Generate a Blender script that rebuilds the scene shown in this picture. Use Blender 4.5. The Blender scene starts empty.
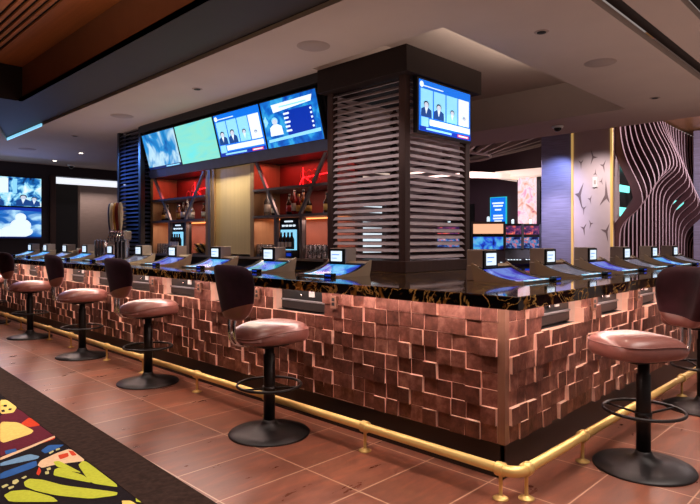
import bpy, math, random
from mathutils import Vector, Matrix
random.seed(7)
scn = bpy.context.scene
R = math.radians
PI = math.pi

# ------------------------------------------------------------------ camera
cam_d = bpy.data.cameras.new('camera')
cam = bpy.data.objects.new('camera', cam_d)
scn.collection.objects.link(cam)
scn.camera = cam
cam_d.sensor_width = 36.0
cam_d.lens = 36.0 * 576 / 700
cam_d.shift_y = -12 / 700
cam.location = (0, 0, 1.37)
cam.rotation_euler = (R(90), 0, R(-45.4))
cam_d.clip_end = 200

# ------------------------------------------------------------------ world, exposure
w = bpy.data.worlds.new('world')
scn.world = w
w.use_nodes = True
w.node_tree.nodes['Background'].inputs[0].default_value = (0.92, 0.76, 0.70, 1)
w.node_tree.nodes['Background'].inputs[1].default_value = 0.30
scn.view_settings.view_transform = 'Standard'
scn.view_settings.look = 'None'
scn.view_settings.exposure = 0.0
scn.view_settings.gamma = 1.0
scn.view_settings.use_curve_mapping = False


def area(loc, size, power, color, rot=(0, 0, 0), sy=None, spread=None):
    d = bpy.data.lights.new('area_light', 'AREA')
    d.energy = power
    d.color = color
    d.size = size
    if sy:
        d.shape = 'RECTANGLE'
        d.size_y = sy
    if spread:
        d.spread = R(spread)
    o = bpy.data.objects.new('area_light', d)
    scn.collection.objects.link(o)
    o.location = loc
    o.rotation_euler = rot
    return o


def spot(loc, power, color, angle=70, blend=0.6, target=None, rad=0.06):
    d = bpy.data.lights.new('spot_light', 'SPOT')
    d.energy = power
    d.color = color
    d.spot_size = R(angle)
    d.spot_blend = blend
    d.shadow_soft_size = rad
    o = bpy.data.objects.new('spot_light', d)
    scn.collection.objects.link(o)
    o.location = loc
    if target:
        v = Vector(target) - Vector(loc)
        o.rotation_euler = v.to_track_quat('-Z', 'Y').to_euler()
    return o


WARM = (1.0, 0.80, 0.64)
# house light of the gaming floor behind the camera, from its high ceiling
area((1.0, 1.8, 3.5), 1.6, 44, (1.0, 0.86, 0.78), sy=3.5, spread=80)
area((1.1, 6.0, 3.5), 1.4, 42, (1.0, 0.84, 0.76), sy=3.0, spread=80)
area((3.2, .4, 3.0), 3.0, 34, (1.0, 0.86, 0.78), sy=1.2, spread=80)
area((6.5, 0.4, 3.0), 4.0, 26, (1.0, 0.86, 0.78), sy=1.0, spread=80)
# warm wash on the high wooden ceiling
area((0.6, 3.0, 2.9), 1.6, 34, (1.0, 0.68, 0.42), rot=(PI, 0, 0), sy=5.0)
# added unseen uplights that brighten the soffit over the bar island and aisle
area((6.2, 1.0, 2.0), 5.0, 19, (1.0, 0.78, 0.64), rot=(PI, 0, 0), sy=3.0)
area((3.4, 6.0, 2.0), 0.9, 20, (1.0, 0.78, 0.66), rot=(PI, 0, 0), sy=7.0)
area((2.6, 12.3, 2.0), 3.0, 9, (0.75, 0.78, 1.0), rot=(PI, 0, 0), sy=3.0)
# downlights in the soffit
for (x, y, p) in ((3.2, 2.4, 34), (3.05, 4.4, 60), (3.05, 6.4, 80), (3.05, 8.2, 90), (3.05, 10.2, 90), (4.53, 1.95, 34), (6.4, 2.0, 34), (4.4, 11.85, 30), (4.42, 13.4, 20)):
    spot((x, y, 3.06), p, WARM, 95, 0.8, (x - .7 if x < 3.1 else x, y, 0))
# tray cove light
area((5.4, 3.1, 3.15), 2.4, 20, (1.0, 0.84, 0.70), rot=(PI, 0, 0), sy=0.4)
# added spots that brighten the faces of the louvered column
spot((2.6, 3.9, 3.05), 100, (1.0, .88, .86), 50, .8, (4.03, 3.8, 1.9))
spot((4.6, 1.85, 3.05), 85, (1.0, .88, .86), 50, .8, (4.55, 3.28, 1.8))
# casino room beyond
area((12.0, 8.0, 3.3), 2.0, 90, (0.95, 0.75, 0.85), sy=2.0)
spot((11.2, 5.9, 3.5), 160, (0.40, 0.50, 1.0), 60, 0.8, (12.5, 5.8, 2.4))
area((15.2, 1.6, 4.0), 4.0, 260, (1.0, 0.84, 0.86), rot=(R(35), 0, 0), sy=1.2)
area((5.8, 14.8, 2.6), 1.5, 16, (1.0, .9, .85), sy=.2)
spot((11.4, 5.9, 3.0), 120, (0.85, 0.72, 1.0), 60, 0.9, (12.5, 5.8, 1.5))
spot((11.0, 4.3, 3.6), 260, (1.0, 0.86, 0.84), 70, 0.8, (12.5, 5.0, 1.9))
# blue glow around the television corner at the far left
area((3.6, 13.4, 2.3), 1.6, 9, (0.20, 0.34, 1.0), rot=(R(-90), 0, 0), sy=0.8)
spot((3.4, 9.6, 2.9), 150, (0.10, 0.30, 1.0), 60, 0.7, (4.1, 8.5, 2.2))

# ------------------------------------------------------------------ materials
def srgb(c):
    def f(v):
        v = v / 255.0
        return v / 12.92 if v <= 0.04045 else ((v + 0.055) / 1.055) ** 2.4
    return (f(c[0]), f(c[1]), f(c[2]), 1)


MATS = {}


def mat(name, col, rough=0.5, metal=0.0, noise=0.0, scale=20, bump=0.0, emit=None, coat=0.0, trans=0.0, spec=0.5, sheen=0.0, stretch=(1, 1, 1)):
    m = bpy.data.materials.new(name)
    MATS[name] = m
    m.use_nodes = True
    nt = m.node_tree
    b = nt.nodes['Principled BSDF']
    c = srgb(col)
    b.inputs['Base Color'].default_value = c
    b.inputs['Roughness'].default_value = rough
    b.inputs['Metallic'].default_value = metal
    b.inputs['Coat Weight'].default_value = coat
    b.inputs['Transmission Weight'].default_value = trans
    b.inputs['Specular IOR Level'].default_value = spec
    b.inputs['Sheen Weight'].default_value = sheen
    if noise or bump:
        tc = nt.nodes.new('ShaderNodeTexCoord')
        mp = nt.nodes.new('ShaderNodeMapping')
        mp.inputs['Scale'].default_value = stretch
        nt.links.new(tc.outputs['Object'], mp.inputs['Vector'])
        n = nt.nodes.new('ShaderNodeTexNoise')
        n.inputs['Scale'].default_value = scale
        n.inputs['Detail'].default_value = 4
        nt.links.new(mp.outputs[0], n.inputs['Vector'])
        if noise:
            r = nt.nodes.new('ShaderNodeValToRGB')
            r.color_ramp.elements[0].position = 0.3
            r.color_ramp.elements[1].position = 0.7
            r.color_ramp.elements[0].color = tuple(v * (1 - noise) for v in c[:3]) + (1,)
            r.color_ramp.elements[1].color = tuple(min(1, v * (1 + noise)) for v in c[:3]) + (1,)
            nt.links.new(n.outputs['Fac'], r.inputs[0])
            nt.links.new(r.outputs[0], b.inputs['Base Color'])
        if bump:
            bp = nt.nodes.new('ShaderNodeBump')
            bp.inputs['Strength'].default_value = bump
            bp.inputs['Distance'].default_value = 0.01
            nt.links.new(n.outputs['Fac'], bp.inputs['Height'])
            nt.links.new(bp.outputs[0], b.inputs['Normal'])
    if emit is not None:
        b.inputs['Emission Color'].default_value = c
        b.inputs['Emission Strength'].default_value = emit
    return m


def screen_mat(name, stops, scale=3.0, strength=1.0, detail=3, stretch=(1, 1, 1), dist=0.6):
    m = bpy.data.materials.new(name)
    MATS[name] = m
    m.use_nodes = True
    nt = m.node_tree
    b = nt.nodes['Principled BSDF']
    b.inputs['Base Color'].default_value = (0.01, 0.01, 0.015, 1)
    b.inputs['Roughness'].default_value = 0.2
    tc = nt.nodes.new('ShaderNodeTexCoord')
    mp = nt.nodes.new('ShaderNodeMapping')
    mp.inputs['Scale'].default_value = stretch
    n = nt.nodes.new('ShaderNodeTexNoise')
    n.inputs['Scale'].default_value = scale
    n.inputs['Detail'].default_value = detail
    n.inputs['Distortion'].default_value = dist
    r = nt.nodes.new('ShaderNodeValToRGB')
    while len(r.color_ramp.elements) < len(stops):
        r.color_ramp.elements.new(0.5)
    for e, (p, c) in zip(r.color_ramp.elements, stops):
        e.position = p
        e.color = srgb(c)
    nt.links.new(tc.outputs['Object'], mp.inputs['Vector'])
    nt.links.new(mp.outputs[0], n.inputs['Vector'])
    nt.links.new(n.outputs['Fac'], r.inputs[0])
    nt.links.new(r.outputs[0], b.inputs['Emission Color'])
    b.inputs['Emission Strength'].default_value = strength
    return m


# copper blocks: tone of each block from its island
def copper_mat():
    m = bpy.data.materials.new('hammered_copper')
    MATS['copper'] = m
    m.use_nodes = True
    nt = m.node_tree
    b = nt.nodes['Principled BSDF']
    g = nt.nodes.new('ShaderNodeNewGeometry')
    tc = nt.nodes.new('ShaderNodeTexCoord')
    n = nt.nodes.new('ShaderNodeTexNoise')
    n.inputs['Scale'].default_value = 14
    n.inputs['Detail'].default_value = 6
    n.inputs['Roughness'].default_value = 0.65
    nt.links.new(tc.outputs['Object'], n.inputs['Vector'])
    mx = nt.nodes.new('ShaderNodeMath')
    mx.operation = 'MULTIPLY_ADD'
    mx.inputs[1].default_value = 0.24
    nt.links.new(g.outputs['Random Per Island'], mx.inputs[0])
    sc = nt.nodes.new('ShaderNodeMath')
    sc.operation = 'MULTIPLY'
    sc.inputs[1].default_value = 0.72
    nt.links.new(n.outputs['Fac'], sc.inputs[0])
    nt.links.new(sc.outputs[0], mx.inputs[2])
    r = nt.nodes.new('ShaderNodeValToRGB')
    es = r.color_ramp.elements
    es[0].position = 0.22
    es[0].color = srgb((66, 38, 30))
    es[1].position = 0.82
    es[1].color = srgb((190, 136, 120))
    e = es.new(0.5)
    e.color = srgb((120, 74, 63))
    nt.links.new(mx.outputs[0], r.inputs[0])
    nt.links.new(r.outputs[0], b.inputs['Base Color'])
    b.inputs['Metallic'].default_value = 0.55
    b.inputs['Roughness'].default_value = 0.42
    n2 = nt.nodes.new('ShaderNodeTexNoise')
    n2.inputs['Scale'].default_value = 45
    nt.links.new(tc.outputs['Object'], n2.inputs['Vector'])
    bp = nt.nodes.new('ShaderNodeBump')
    bp.inputs['Strength'].default_value = 0.25
    bp.inputs['Distance'].default_value = 0.01
    nt.links.new(n2.outputs['Fac'], bp.inputs['Height'])
    nt.links.new(bp.outputs[0], b.inputs['Normal'])
    return m


def floor_mat():
    m = bpy.data.materials.new('rust_brown_floor_tile')
    MATS['floor'] = m
    m.use_nodes = True
    nt = m.node_tree
    b = nt.nodes['Principled BSDF']
    tc = nt.nodes.new('ShaderNodeTexCoord')
    mp = nt.nodes.new('ShaderNodeMapping')
    mp.inputs['Location'].default_value = (-0.47, -0.41, 0)
    nt.links.new(tc.outputs['Object'], mp.inputs['Vector'])
    br = nt.nodes.new('ShaderNodeTexBrick')
    br.offset = 0.0
    br.inputs['Scale'].default_value = 1.0
    br.inputs['Brick Width'].default_value = 0.6
    br.inputs['Row Height'].default_value = 0.44
    br.inputs['Mortar Size'].default_value = 0.0045
    br.inputs['Mortar Smooth'].default_value = 0.2
    br.inputs['Bias'].default_value = 0.0
    br.inputs['Color1'].default_value = (0.75, 0.75, 0.75, 1)
    br.inputs['Color2'].default_value = (1.25, 1.2, 1.15, 1)
    br.inputs['Mortar'].default_value = (1, 1, 1, 1)
    nt.links.new(mp.outputs[0], br.inputs['Vector'])
    m2 = nt.nodes.new('ShaderNodeMapping')
    m2.inputs['Scale'].default_value = (1.3, 5.0, 1)
    nt.links.new(tc.outputs['Object'], m2.inputs['Vector'])
    n = nt.nodes.new('ShaderNodeTexNoise')
    n.inputs['Scale'].default_value = 2.2
    n.inputs['Detail'].default_value = 6
    n.inputs['Roughness'].default_value = 0.62
    n.inputs['Distortion'].default_value = 0.3
    nt.links.new(m2.outputs[0], n.inputs['Vector'])
    r = nt.nodes.new('ShaderNodeValToRGB')
    es = r.color_ramp.elements
    es[0].position = 0.22
    es[0].color = srgb((96, 56, 44))
    es[1].position = 0.74
    es[1].color = srgb((152, 90, 66))
    e = es.new(0.5)
    e.color = srgb((120, 74, 58))
    nt.links.new(n.outputs['Fac'], r.inputs[0])
    mul = nt.nodes.new('ShaderNodeMixRGB')
    mul.blend_type = 'MULTIPLY'
    mul.inputs[0].default_value = 1.0
    nt.links.new(r.outputs[0], mul.inputs[1])
    nt.links.new(br.outputs['Color'], mul.inputs[2])
    mx = nt.nodes.new('ShaderNodeMixRGB')
    nt.links.new(br.outputs['Fac'], mx.inputs[0])
    nt.links.new(mul.outputs[0], mx.inputs[1])
    mx.inputs[2].default_value = srgb((188, 150, 124))
    nt.links.new(mx.outputs[0], b.inputs['Base Color'])
    rr = nt.nodes.new('ShaderNodeMapRange')
    rr.inputs['To Min'].default_value = 0.20
    rr.inputs['To Max'].default_value = 0.42
    nt.links.new(n.outputs['Fac'], rr.inputs[0])
    nt.links.new(rr.outputs[0], b.inputs['Roughness'])
    b.inputs['Specular IOR Level'].default_value = 0.6
    return m


def marble_mat():
    m = bpy.data.materials.new('black_gold_marble')
    MATS['marble'] = m
    m.use_nodes = True
    nt = m.node_tree
    b = nt.nodes['Principled BSDF']
    tc = nt.nodes.new('ShaderNodeTexCoord')
    n = nt.nodes.new('ShaderNodeTexNoise')
    n.inputs['Scale'].default_value = 3.4
    n.inputs['Detail'].default_value = 7
    n.inputs['Distortion'].default_value = 2.2
    nt.links.new(tc.outputs['Object'], n.inputs['Vector'])
    r = nt.nodes.new('ShaderNodeValToRGB')
    es = r.color_ramp.elements
    es[0].position = 0.475
    es[0].color = srgb((14, 11, 12))
    es[1].position = 0.525
    es[1].color = srgb((14, 11, 12))
    e = es.new(0.5)
    e.color = srgb((214, 170, 96))
    e = es.new(0.488)
    e.color = srgb((58, 38, 18))
    nt.links.new(n.outputs['Fac'], r.inputs[0])
    # ochre clouds
    n2 = nt.nodes.new('ShaderNodeTexNoise')
    n2.inputs['Scale'].default_value = 9
    n2.inputs['Detail'].default_value = 6
    n2.inputs['Distortion'].default_value = 1.5
    nt.links.new(tc.outputs['Object'], n2.inputs['Vector'])
    r2 = nt.nodes.new('ShaderNodeValToRGB')
    r2.color_ramp.elements[0].position = 0.56
    r2.color_ramp.elements[0].color = (0, 0, 0, 1)
    r2.color_ramp.elements[1].position = 0.68
    r2.color_ramp.elements[1].color = srgb((150, 104, 44))
    nt.links.new(n2.outputs['Fac'], r2.inputs[0])
    ad = nt.nodes.new('ShaderNodeMixRGB')
    ad.blend_type = 'ADD'
    ad.inputs[0].default_value = 1
    nt.links.new(r.outputs[0], ad.inputs[1])
    nt.links.new(r2.outputs[0], ad.inputs[2])
    nt.links.new(ad.outputs[0], b.inputs['Base Color'])
    b.inputs['Roughness'].default_value = 0.07
    b.inputs['Specular IOR Level'].default_value = 0.7
    b.inputs['Coat Weight'].default_value = 0.4
    b.inputs['Coat Roughness'].default_value = 0.04
    return m


def back_mat(name, src, x0=0.28, z0=0.903):
    """velvet cover over a leather foot, divided by a slanting seam"""
    m = MATS[src].copy()
    m.name = name
    MATS[name] = m
    nt = m.node_tree
    vb = nt.nodes['Principled BSDF']
    lb = nt.nodes.new('ShaderNodeBsdfPrincipled')
    lb.inputs['Base Color'].default_value = srgb((132, 82, 74))
    lb.inputs['Roughness'].default_value = 0.32
    lb.inputs['Coat Weight'].default_value = 0.1
    tc = nt.nodes.new('ShaderNodeTexCoord')
    sx = nt.nodes.new('ShaderNodeSeparateXYZ')
    nt.links.new(tc.outputs['Object'], sx.inputs[0])
    ma = nt.nodes.new('ShaderNodeMath')
    ma.operation = 'MULTIPLY_ADD'
    ma.inputs[1].default_value = -x0
    nt.links.new(sx.outputs['X'], ma.inputs[0])
    nt.links.new(sx.outputs['Z'], ma.inputs[2])
    gt = nt.nodes.new('ShaderNodeMath')
    gt.operation = 'GREATER_THAN'
    gt.inputs[1].default_value = z0
    nt.links.new(ma.outputs[0], gt.inputs[0])
    mx = nt.nodes.new('ShaderNodeMixShader')
    nt.links.new(gt.outputs[0], mx.inputs[0])
    nt.links.new(lb.outputs[0], mx.inputs[1])
    nt.links.new(vb.outputs[0], mx.inputs[2])
    nt.links.new(mx.outputs[0], nt.nodes['Material Output'].inputs['Surface'])


copper_mat()
floor_mat()
marble_mat()
mat('copper_lit_edge', (246, 200, 178), 0.35, metal=0.25, noise=0.05, scale=10)
mat('soffit', (176, 158, 150), 0.85, noise=0.03, scale=2)
mat('high_ceiling', (190, 120, 76), 0.6, noise=0.10, scale=3, stretch=(8, 0.4, 1))
mat('fascia_tan', (128, 84, 64), 0.55, noise=0.06, scale=6)
mat('dark_brown', (34, 21, 19), 0.6, noise=0.08, scale=5, spec=.25)
mat('very_dark', (22, 17, 20), 0.5, noise=0.1, scale=6)
mat('black_gap', (8, 7, 8), 0.8)
mat('column_brown', (70, 50, 46), 0.38, metal=0.35, noise=0.15, scale=3, stretch=(10, 10, 0.6))
mat('slat_metal', (196, 180, 182), 0.28, metal=0.3, noise=0.12, scale=6)
mat('slat_dark', (84, 92, 120), 0.30, metal=0.4, noise=0.12, scale=6)
mat('mirror_core', (70, 66, 78), 0.10, metal=0.95, noise=0.25, scale=2.5)
mat('leather', (132, 82, 74), 0.36, noise=0.05, scale=30, bump=0.12, coat=0.12)
mat('velvet', (54, 22, 28), 0.75, noise=0.4, scale=7, sheen=0.03, spec=.2)
mat('velvet_purple', (44, 20, 36), 0.75, noise=0.4, scale=7, sheen=0.03, spec=.2)
back_mat('back_purple', 'velvet_purple', 0.28)
back_mat('back_plum', 'velvet', 0.12, .900)
mat('black_metal', (30, 27, 28), 0.42, metal=0.3, noise=0.12, scale=20)
mat('black_plastic', (20, 19, 22), 0.35)
mat('chrome', (200, 196, 198), 0.16, metal=1.0)
mat('brass', (232, 196, 120), 0.40, metal=0.5, noise=0.04, scale=4)
mat('toe_kick', (34, 26, 22), 0.35, noise=0.15, scale=6)
mat('led_warm', (255, 222, 210), 0.5, emit=50)
mat('led_white', (255, 240, 225), 0.5, emit=2.2)
mat('pale_cheek', (236, 200, 182), 0.5, noise=0.04, scale=6)
mat('bronze_trim', (150, 110, 92), 0.35, metal=0.6, noise=0.1, scale=6)
mat('housing_taupe', (196, 178, 156), 0.42, noise=0.04, scale=8)
mat('box_grey', (186, 172, 164), 0.4, noise=0.05, scale=8)
mat('tower_steel', (190, 186, 196), 0.2, metal=0.9, noise=0.1, scale=6)
mat('gold_frame', (176, 144, 106), 0.4, metal=0.5, noise=0.1, scale=5, stretch=(6, 6, .5))
mat('shelf_steel', (150, 146, 150), 0.3, metal=0.7, noise=0.06, scale=6)
mat('back_red', (120, 32, 26), 0.6, noise=0.15, scale=4)
mat('back_amber', (140, 82, 66), 0.5, noise=0.15, scale=5)
mat('brass_panel', (214, 190, 140), 0.42, metal=0.2, noise=0.06, scale=4, stretch=(1, 8, .2))
mat('neon_red', (255, 24, 30), 0.5, emit=5)
mat('neon_amber', (255, 150, 84), 0.5, emit=3)
mat('red_wire', (230, 60, 60), 0.3, metal=0.3)
mat('glass', (235, 240, 245), 0.04, trans=0.95)
mat('valance_slate', (44, 52, 92), 0.4, noise=0.2, scale=8)  # slate, with the blue light on the valance mixed into its colour
mat('purple_wall', (74, 52, 62), 0.7, noise=0.05, scale=3)
mat('wall_dark', (40, 30, 38), 0.6, noise=0.08, scale=4)
mat('taupe_brick', (118, 96, 88), 0.6, noise=0.1, scale=6, stretch=(1, 1, 8))
mat('white_strip', (240, 246, 255), 0.5, emit=1.0)
mat('cream_glow', (255, 226, 206), 0.5, emit=0.65)
mat('rib_pale', (170, 150, 144), 0.5)
mat('dark_ceiling', (44, 34, 36), 0.8)
mat('gold_ceiling', (196, 150, 100), 0.35, metal=0.4, noise=0.1, scale=2)
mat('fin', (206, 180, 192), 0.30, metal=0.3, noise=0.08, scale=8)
mat('fin_shaded', (84, 56, 62), 0.38, metal=0.35, noise=0.08, scale=8)  # darker copy of the fin colour, shade on the sides painted in
mat('green_glow', (120, 235, 225), 0.4, emit=1.5)
mat('leaf_panel', (206, 188, 190), 0.7, noise=0.03, scale=5)
mat('leaf_dark', (120, 100, 102), 0.7)
mat('gold_trim', (236, 190, 110), 0.35, metal=0.3, emit=0.45)
mat('brushed_lilac', (168, 164, 196), 0.35, metal=0.45, noise=0.25, scale=5, stretch=(.4, .4, 14))
mat('white_plastic', (230, 228, 226), 0.4)
mat('speaker_white', (150, 132, 126), 0.8)
mat('lens', (255, 240, 220), 0.3, emit=6)
mat('carpet_border', (52, 38, 33), 0.95, noise=0.3, scale=30, bump=0.5, spec=0.1)
for nm, c in dict(K=(30, 24, 28), M=(94, 34, 48), Y=(232, 200, 112), R=(200, 66, 40), C=(222, 188, 152), B=(48, 92, 156), L=(112, 150, 184), G=(182, 190, 62), W=(196, 190, 130)).items():
    mat('carpet_' + nm, c, 0.95, noise=0.10, scale=60, bump=0.3, spec=0.1)
mat('bottle_clear', (190, 200, 205), 0.06, trans=0.7)
mat('bottle_brown', (70, 34, 16), 0.1, trans=0.35)
mat('bottle_red', (150, 26, 30), 0.1, trans=0.4)
mat('bottle_dark', (18, 22, 18), 0.12)
mat('bottle_amber', (196, 110, 34), 0.08, trans=0.6)
mat('label_white', (226, 220, 210), 0.6)
mat('label_gold', (204, 160, 80), 0.5)
mat('label_red', (190, 40, 40), 0.5)
mat('cap_black', (20, 18, 20), 0.4)
mat('slot_grey', (112, 96, 96), 0.4, metal=0.2)
mat('grey_metal', (120, 120, 126), 0.35, metal=0.5)
# screens
mat('s_blue', (14, 110, 225), 0.3, emit=1.0)
mat('s_deep', (10, 50, 170), 0.3, emit=0.9)
mat('s_navy', (8, 30, 90), 0.3, emit=0.8)
mat('s_white', (225, 244, 255), 0.3, emit=1.0)
mat('s_pale', (140, 214, 246), 0.3, emit=1.0)
mat('s_skin', (196, 206, 226), 0.3, emit=1.0)
mat('s_suit', (26, 70, 140), 0.3, emit=0.9)
mat('s_hair', (20, 34, 66), 0.3, emit=0.8)
mat('s_red', (230, 70, 80), 0.3, emit=0.9)
mat('s_orange', (255, 190, 150), 0.3, emit=1.0)
mat('s_teal', (40, 190, 200), 0.3, emit=0.9)
mat('s_black', (6, 8, 14), 0.15)
screen_mat('s_golf', [(0.3, (120, 232, 235)), (0.5, (150, 236, 214)), (0.7, (118, 240, 240))], 2.0, 1.0, stretch=(.6, 1, 3))
screen_mat('s_cloud', [(0.3, (10, 70, 160)), (0.48, (40, 150, 220)), (0.6, (200, 236, 252)), (0.75, (90, 190, 240))], 3.0, 1.0)
screen_mat('s_crowd', [(0.32, (6, 20, 70)), (0.46, (20, 110, 190)), (0.55, (150, 225, 250)), (0.7, (240, 252, 255))], 5.5, 1.05)
screen_mat('s_wave', [(0.3, (8, 40, 110)), (0.45, (30, 110, 200)), (0.56, (170, 220, 250)), (0.7, (245, 250, 255))], 2.6, 1.05, stretch=(.7, 1, 1.6))
screen_mat('s_stats', [(0.3, (10, 60, 170)), (0.5, (20, 120, 220)), (0.62, (60, 180, 240)), (0.8, (20, 90, 200))], 6.0, 1.0)
screen_mat('t_blue', [(0.3, (20, 30, 110)), (0.45, (40, 80, 220)), (0.58, (90, 190, 240)), (0.75, (150, 160, 240))], 5, 0.95)
screen_mat('t_purple', [(0.3, (30, 20, 90)), (0.45, (70, 60, 200)), (0.58, (120, 150, 235)), (0.75, (60, 50, 170))], 5, 0.85)
screen_mat('t_teal', [(0.3, (14, 60, 110)), (0.45, (40, 170, 170)), (0.58, (60, 90, 230)), (0.75, (170, 200, 250))], 5, 0.95)
screen_mat('t_grey', [(0.3, (60, 60, 80)), (0.5, (150, 150, 170)), (0.7, (90, 90, 120))], 5, 0.5)
screen_mat('slot_art', [(0.3, (16, 14, 50)), (0.45, (40, 50, 120)), (0.55, (90, 150, 210)), (0.62, (200, 90, 110)), (0.8, (240, 240, 250))], 12, 0.9)
screen_mat('slot_red', [(0.3, (30, 20, 70)), (0.5, (120, 60, 110)), (0.62, (240, 90, 80)), (0.75, (255, 190, 150))], 12, 0.9)
screen_mat('pink_wall', [(0.3, (250, 150, 190)), (0.45, (255, 225, 235)), (0.6, (250, 190, 170)), (0.75, (190, 60, 100))], 5, 1.1)


def M(n):
    return MATS[n]


# ------------------------------------------------------------------ mesh helper
class MB:
    def __init__(s):
        s.v, s.f, s.mi, s.sm, s.mats = [], [], [], [], []

    def _m(s, m):
        m = MATS[m] if isinstance(m, str) else m
        if m not in s.mats:
            s.mats.append(m)
        return s.mats.index(m)

    def add(s, vs, fs, m, smooth=False):
        k = len(s.v)
        s.v += [tuple(p) for p in vs]
        i = s._m(m)
        for f in fs:
            s.f.append([a + k for a in f])
            s.mi.append(i)
            s.sm.append(smooth)
        return s

    def box(s, x0, y0, z0, x1, y1, z1, m):
        if x0 > x1: x0, x1 = x1, x0
        if y0 > y1: y0, y1 = y1, y0
        if z0 > z1: z0, z1 = z1, z0
        vs = [(x0, y0, z0), (x1, y0, z0), (x1, y1, z0), (x0, y1, z0), (x0, y0, z1), (x1, y0, z1), (x1, y1, z1), (x0, y1, z1)]
        fs = [(0, 3, 2, 1), (4, 5, 6, 7), (0, 1, 5, 4), (1, 2, 6, 5), (2, 3, 7, 6), (3, 0, 4, 7)]
        return s.add(vs, fs, m)

    def prism(s, pts, axis, a, b, m, smooth=False):
        # pts 2D polygon (ccw); axis 'x': (y,z); 'y': (x,z); 'z': (x,y)
        def q(p, t):
            return {'x': (t, p[0], p[1]), 'y': (p[0], t, p[1]), 'z': (p[0], p[1], t)}[axis]
        n = len(pts)
        vs = [q(p, a) for p in pts] + [q(p, b) for p in pts]
        fs = [tuple(range(n - 1, -1, -1)), tuple(range(n, 2 * n))] + [(i, (i + 1) % n, n + (i + 1) % n, n + i) for i in range(n)]
        return s.add(vs, fs, m, smooth)

    def poly(s, pts, m):
        return s.add(pts, [tuple(range(len(pts)))], m)

    def lathe(s, prof, m, c=(0, 0, 0), n=24, smooth=True):
        vs, fs = [], []
        for (r, z) in prof:
            for i in range(n):
                a = 2 * PI * i / n
                vs.append((c[0] + r * math.cos(a), c[1] + r * math.sin(a), c[2] + z))
        for j in range(len(prof) - 1):
            for i in range(n):
                k = (i + 1) % n
                fs.append((j * n + i, j * n + k, (j + 1) * n + k, (j + 1) * n + i))
        fs.append(tuple(range(n - 1, -1, -1)))
        fs.append(tuple((len(prof) - 1) * n + i for i in range(n)))
        return s.add(vs, fs, m, smooth)

    def tube(s, path, r, m, n=10, closed=False, caps=True):
        P = [Vector(p) for p in path]
        L = len(P)
        vs, fs = [], []
        up = None
        for i, p in enumerate(P):
            if closed:
                t = (P[(i + 1) % L] - P[i - 1]).normalized()
            else:
                t = (P[min(i + 1, L - 1)] - P[max(i - 1, 0)]).normalized()
            if up is None:
                up = Vector((0, 0, 1)) if abs(t.z) < 0.9 else Vector((1, 0, 0))
            a = t.cross(up)
            if a.length < 1e-4:
                a = t.cross(Vector((0, 1, 0)))
            a.normalize()
            b = a.cross(t).normalized()
            up = b
            for k in range(n):
                th = 2 * PI * k / n
                vs.append(p + a * (r * math.cos(th)) + b * (r * math.sin(th)))
        rng = range(L) if closed else range(L - 1)
        for i in rng:
            j = (i + 1) % L
            for k in range(n):
                q = (k + 1) % n
                fs.append((i * n + k, i * n + q, j * n + q, j * n + k))
        if not closed and caps:
            fs.append(tuple(range(n - 1, -1, -1)))
            fs.append(tuple((L - 1) * n + k for k in range(n)))
        return s.add(vs, fs, m, True)

    def loft(s, rings, m, smooth=True, cap=True):
        n = len(rings[0])
        vs = [p for r in rings for p in r]
        fs = []
        for j in range(len(rings) - 1):
            for i in range(n):
                k = (i + 1) % n
                fs.append((j * n + i, j * n + k, (j + 1) * n + k, (j + 1) * n + i))
        if cap:
            fs.append(tuple(range(n - 1, -1, -1)))
            fs.append(tuple((len(rings) - 1) * n + i for i in range(n)))
        return s.add(vs, fs, m, smooth)

    def build(s, name, parent=None, bevel=0.0, loc=None):
        me = bpy.data.meshes.new(name)
        me.from_pydata(s.v, [], s.f)
        for m in s.mats:
            me.materials.append(m)
        me.polygons.foreach_set('material_index', s.mi)
        me.polygons.foreach_set('use_smooth', s.sm)
        me.update()
        o = bpy.data.objects.new(name, me)
        scn.collection.objects.link(o)
        if parent is not None:
            o.parent = parent
        if loc:
            o.location = loc
        if bevel:
            b = o.modifiers.new('bevel', 'BEVEL')
            b.width = bevel
            b.segments = 2
            b.limit_method = 'ANGLE'
        return o


def thing(name, label, cat, loc=(0, 0, 0), rz=0.0, group=None, tilt=0.0):
    o = bpy.data.objects.new(name, None)
    scn.collection.objects.link(o)
    o.empty_display_size = 0.1
    o.location = loc
    o.rotation_euler = (tilt, 0, rz)
    o['label'] = label
    o['category'] = cat
    if group:
        o['group'] = group
    return o


def tag(o, label, cat, group=None):
    o['label'] = label
    o['category'] = cat
    if group:
        o['group'] = group
    return o


def struct(mb, name, bevel=0):
    o = mb.build(name, bevel=bevel)
    o['kind'] = 'structure'
    return o


def kids(o):
    return [c for c in bpy.data.objects if c.parent == o]


def dup(o, loc=None, rz=None, label=None, parent=None):
    c = o.copy()
    scn.collection.objects.link(c)
    if parent is not None:
        c.parent = parent
    if loc is not None:
        c.location = loc
    if rz is not None:
        c.rotation_euler = (c.rotation_euler[0], 0, rz)
    if label:
        c['label'] = label
    for k in kids(o):
        dup(k, parent=c)
    return c


def superell(a, b, n=40, e=3.0, cx=0, cy=0):
    out = []
    for i in range(n):
        t = 2 * PI * i / n
        c, s_ = math.cos(t), math.sin(t)
        out.append((cx + a * math.copysign(abs(c) ** (2 / e), c), cy + b * math.copysign(abs(s_) ** (2 / e), s_)))
    return out


# ================================================================== STRUCTURE
mb = MB()
mb.box(-6, -4, -0.1, 22, 18, 0, 'floor')
struct(mb, 'floor')

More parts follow.
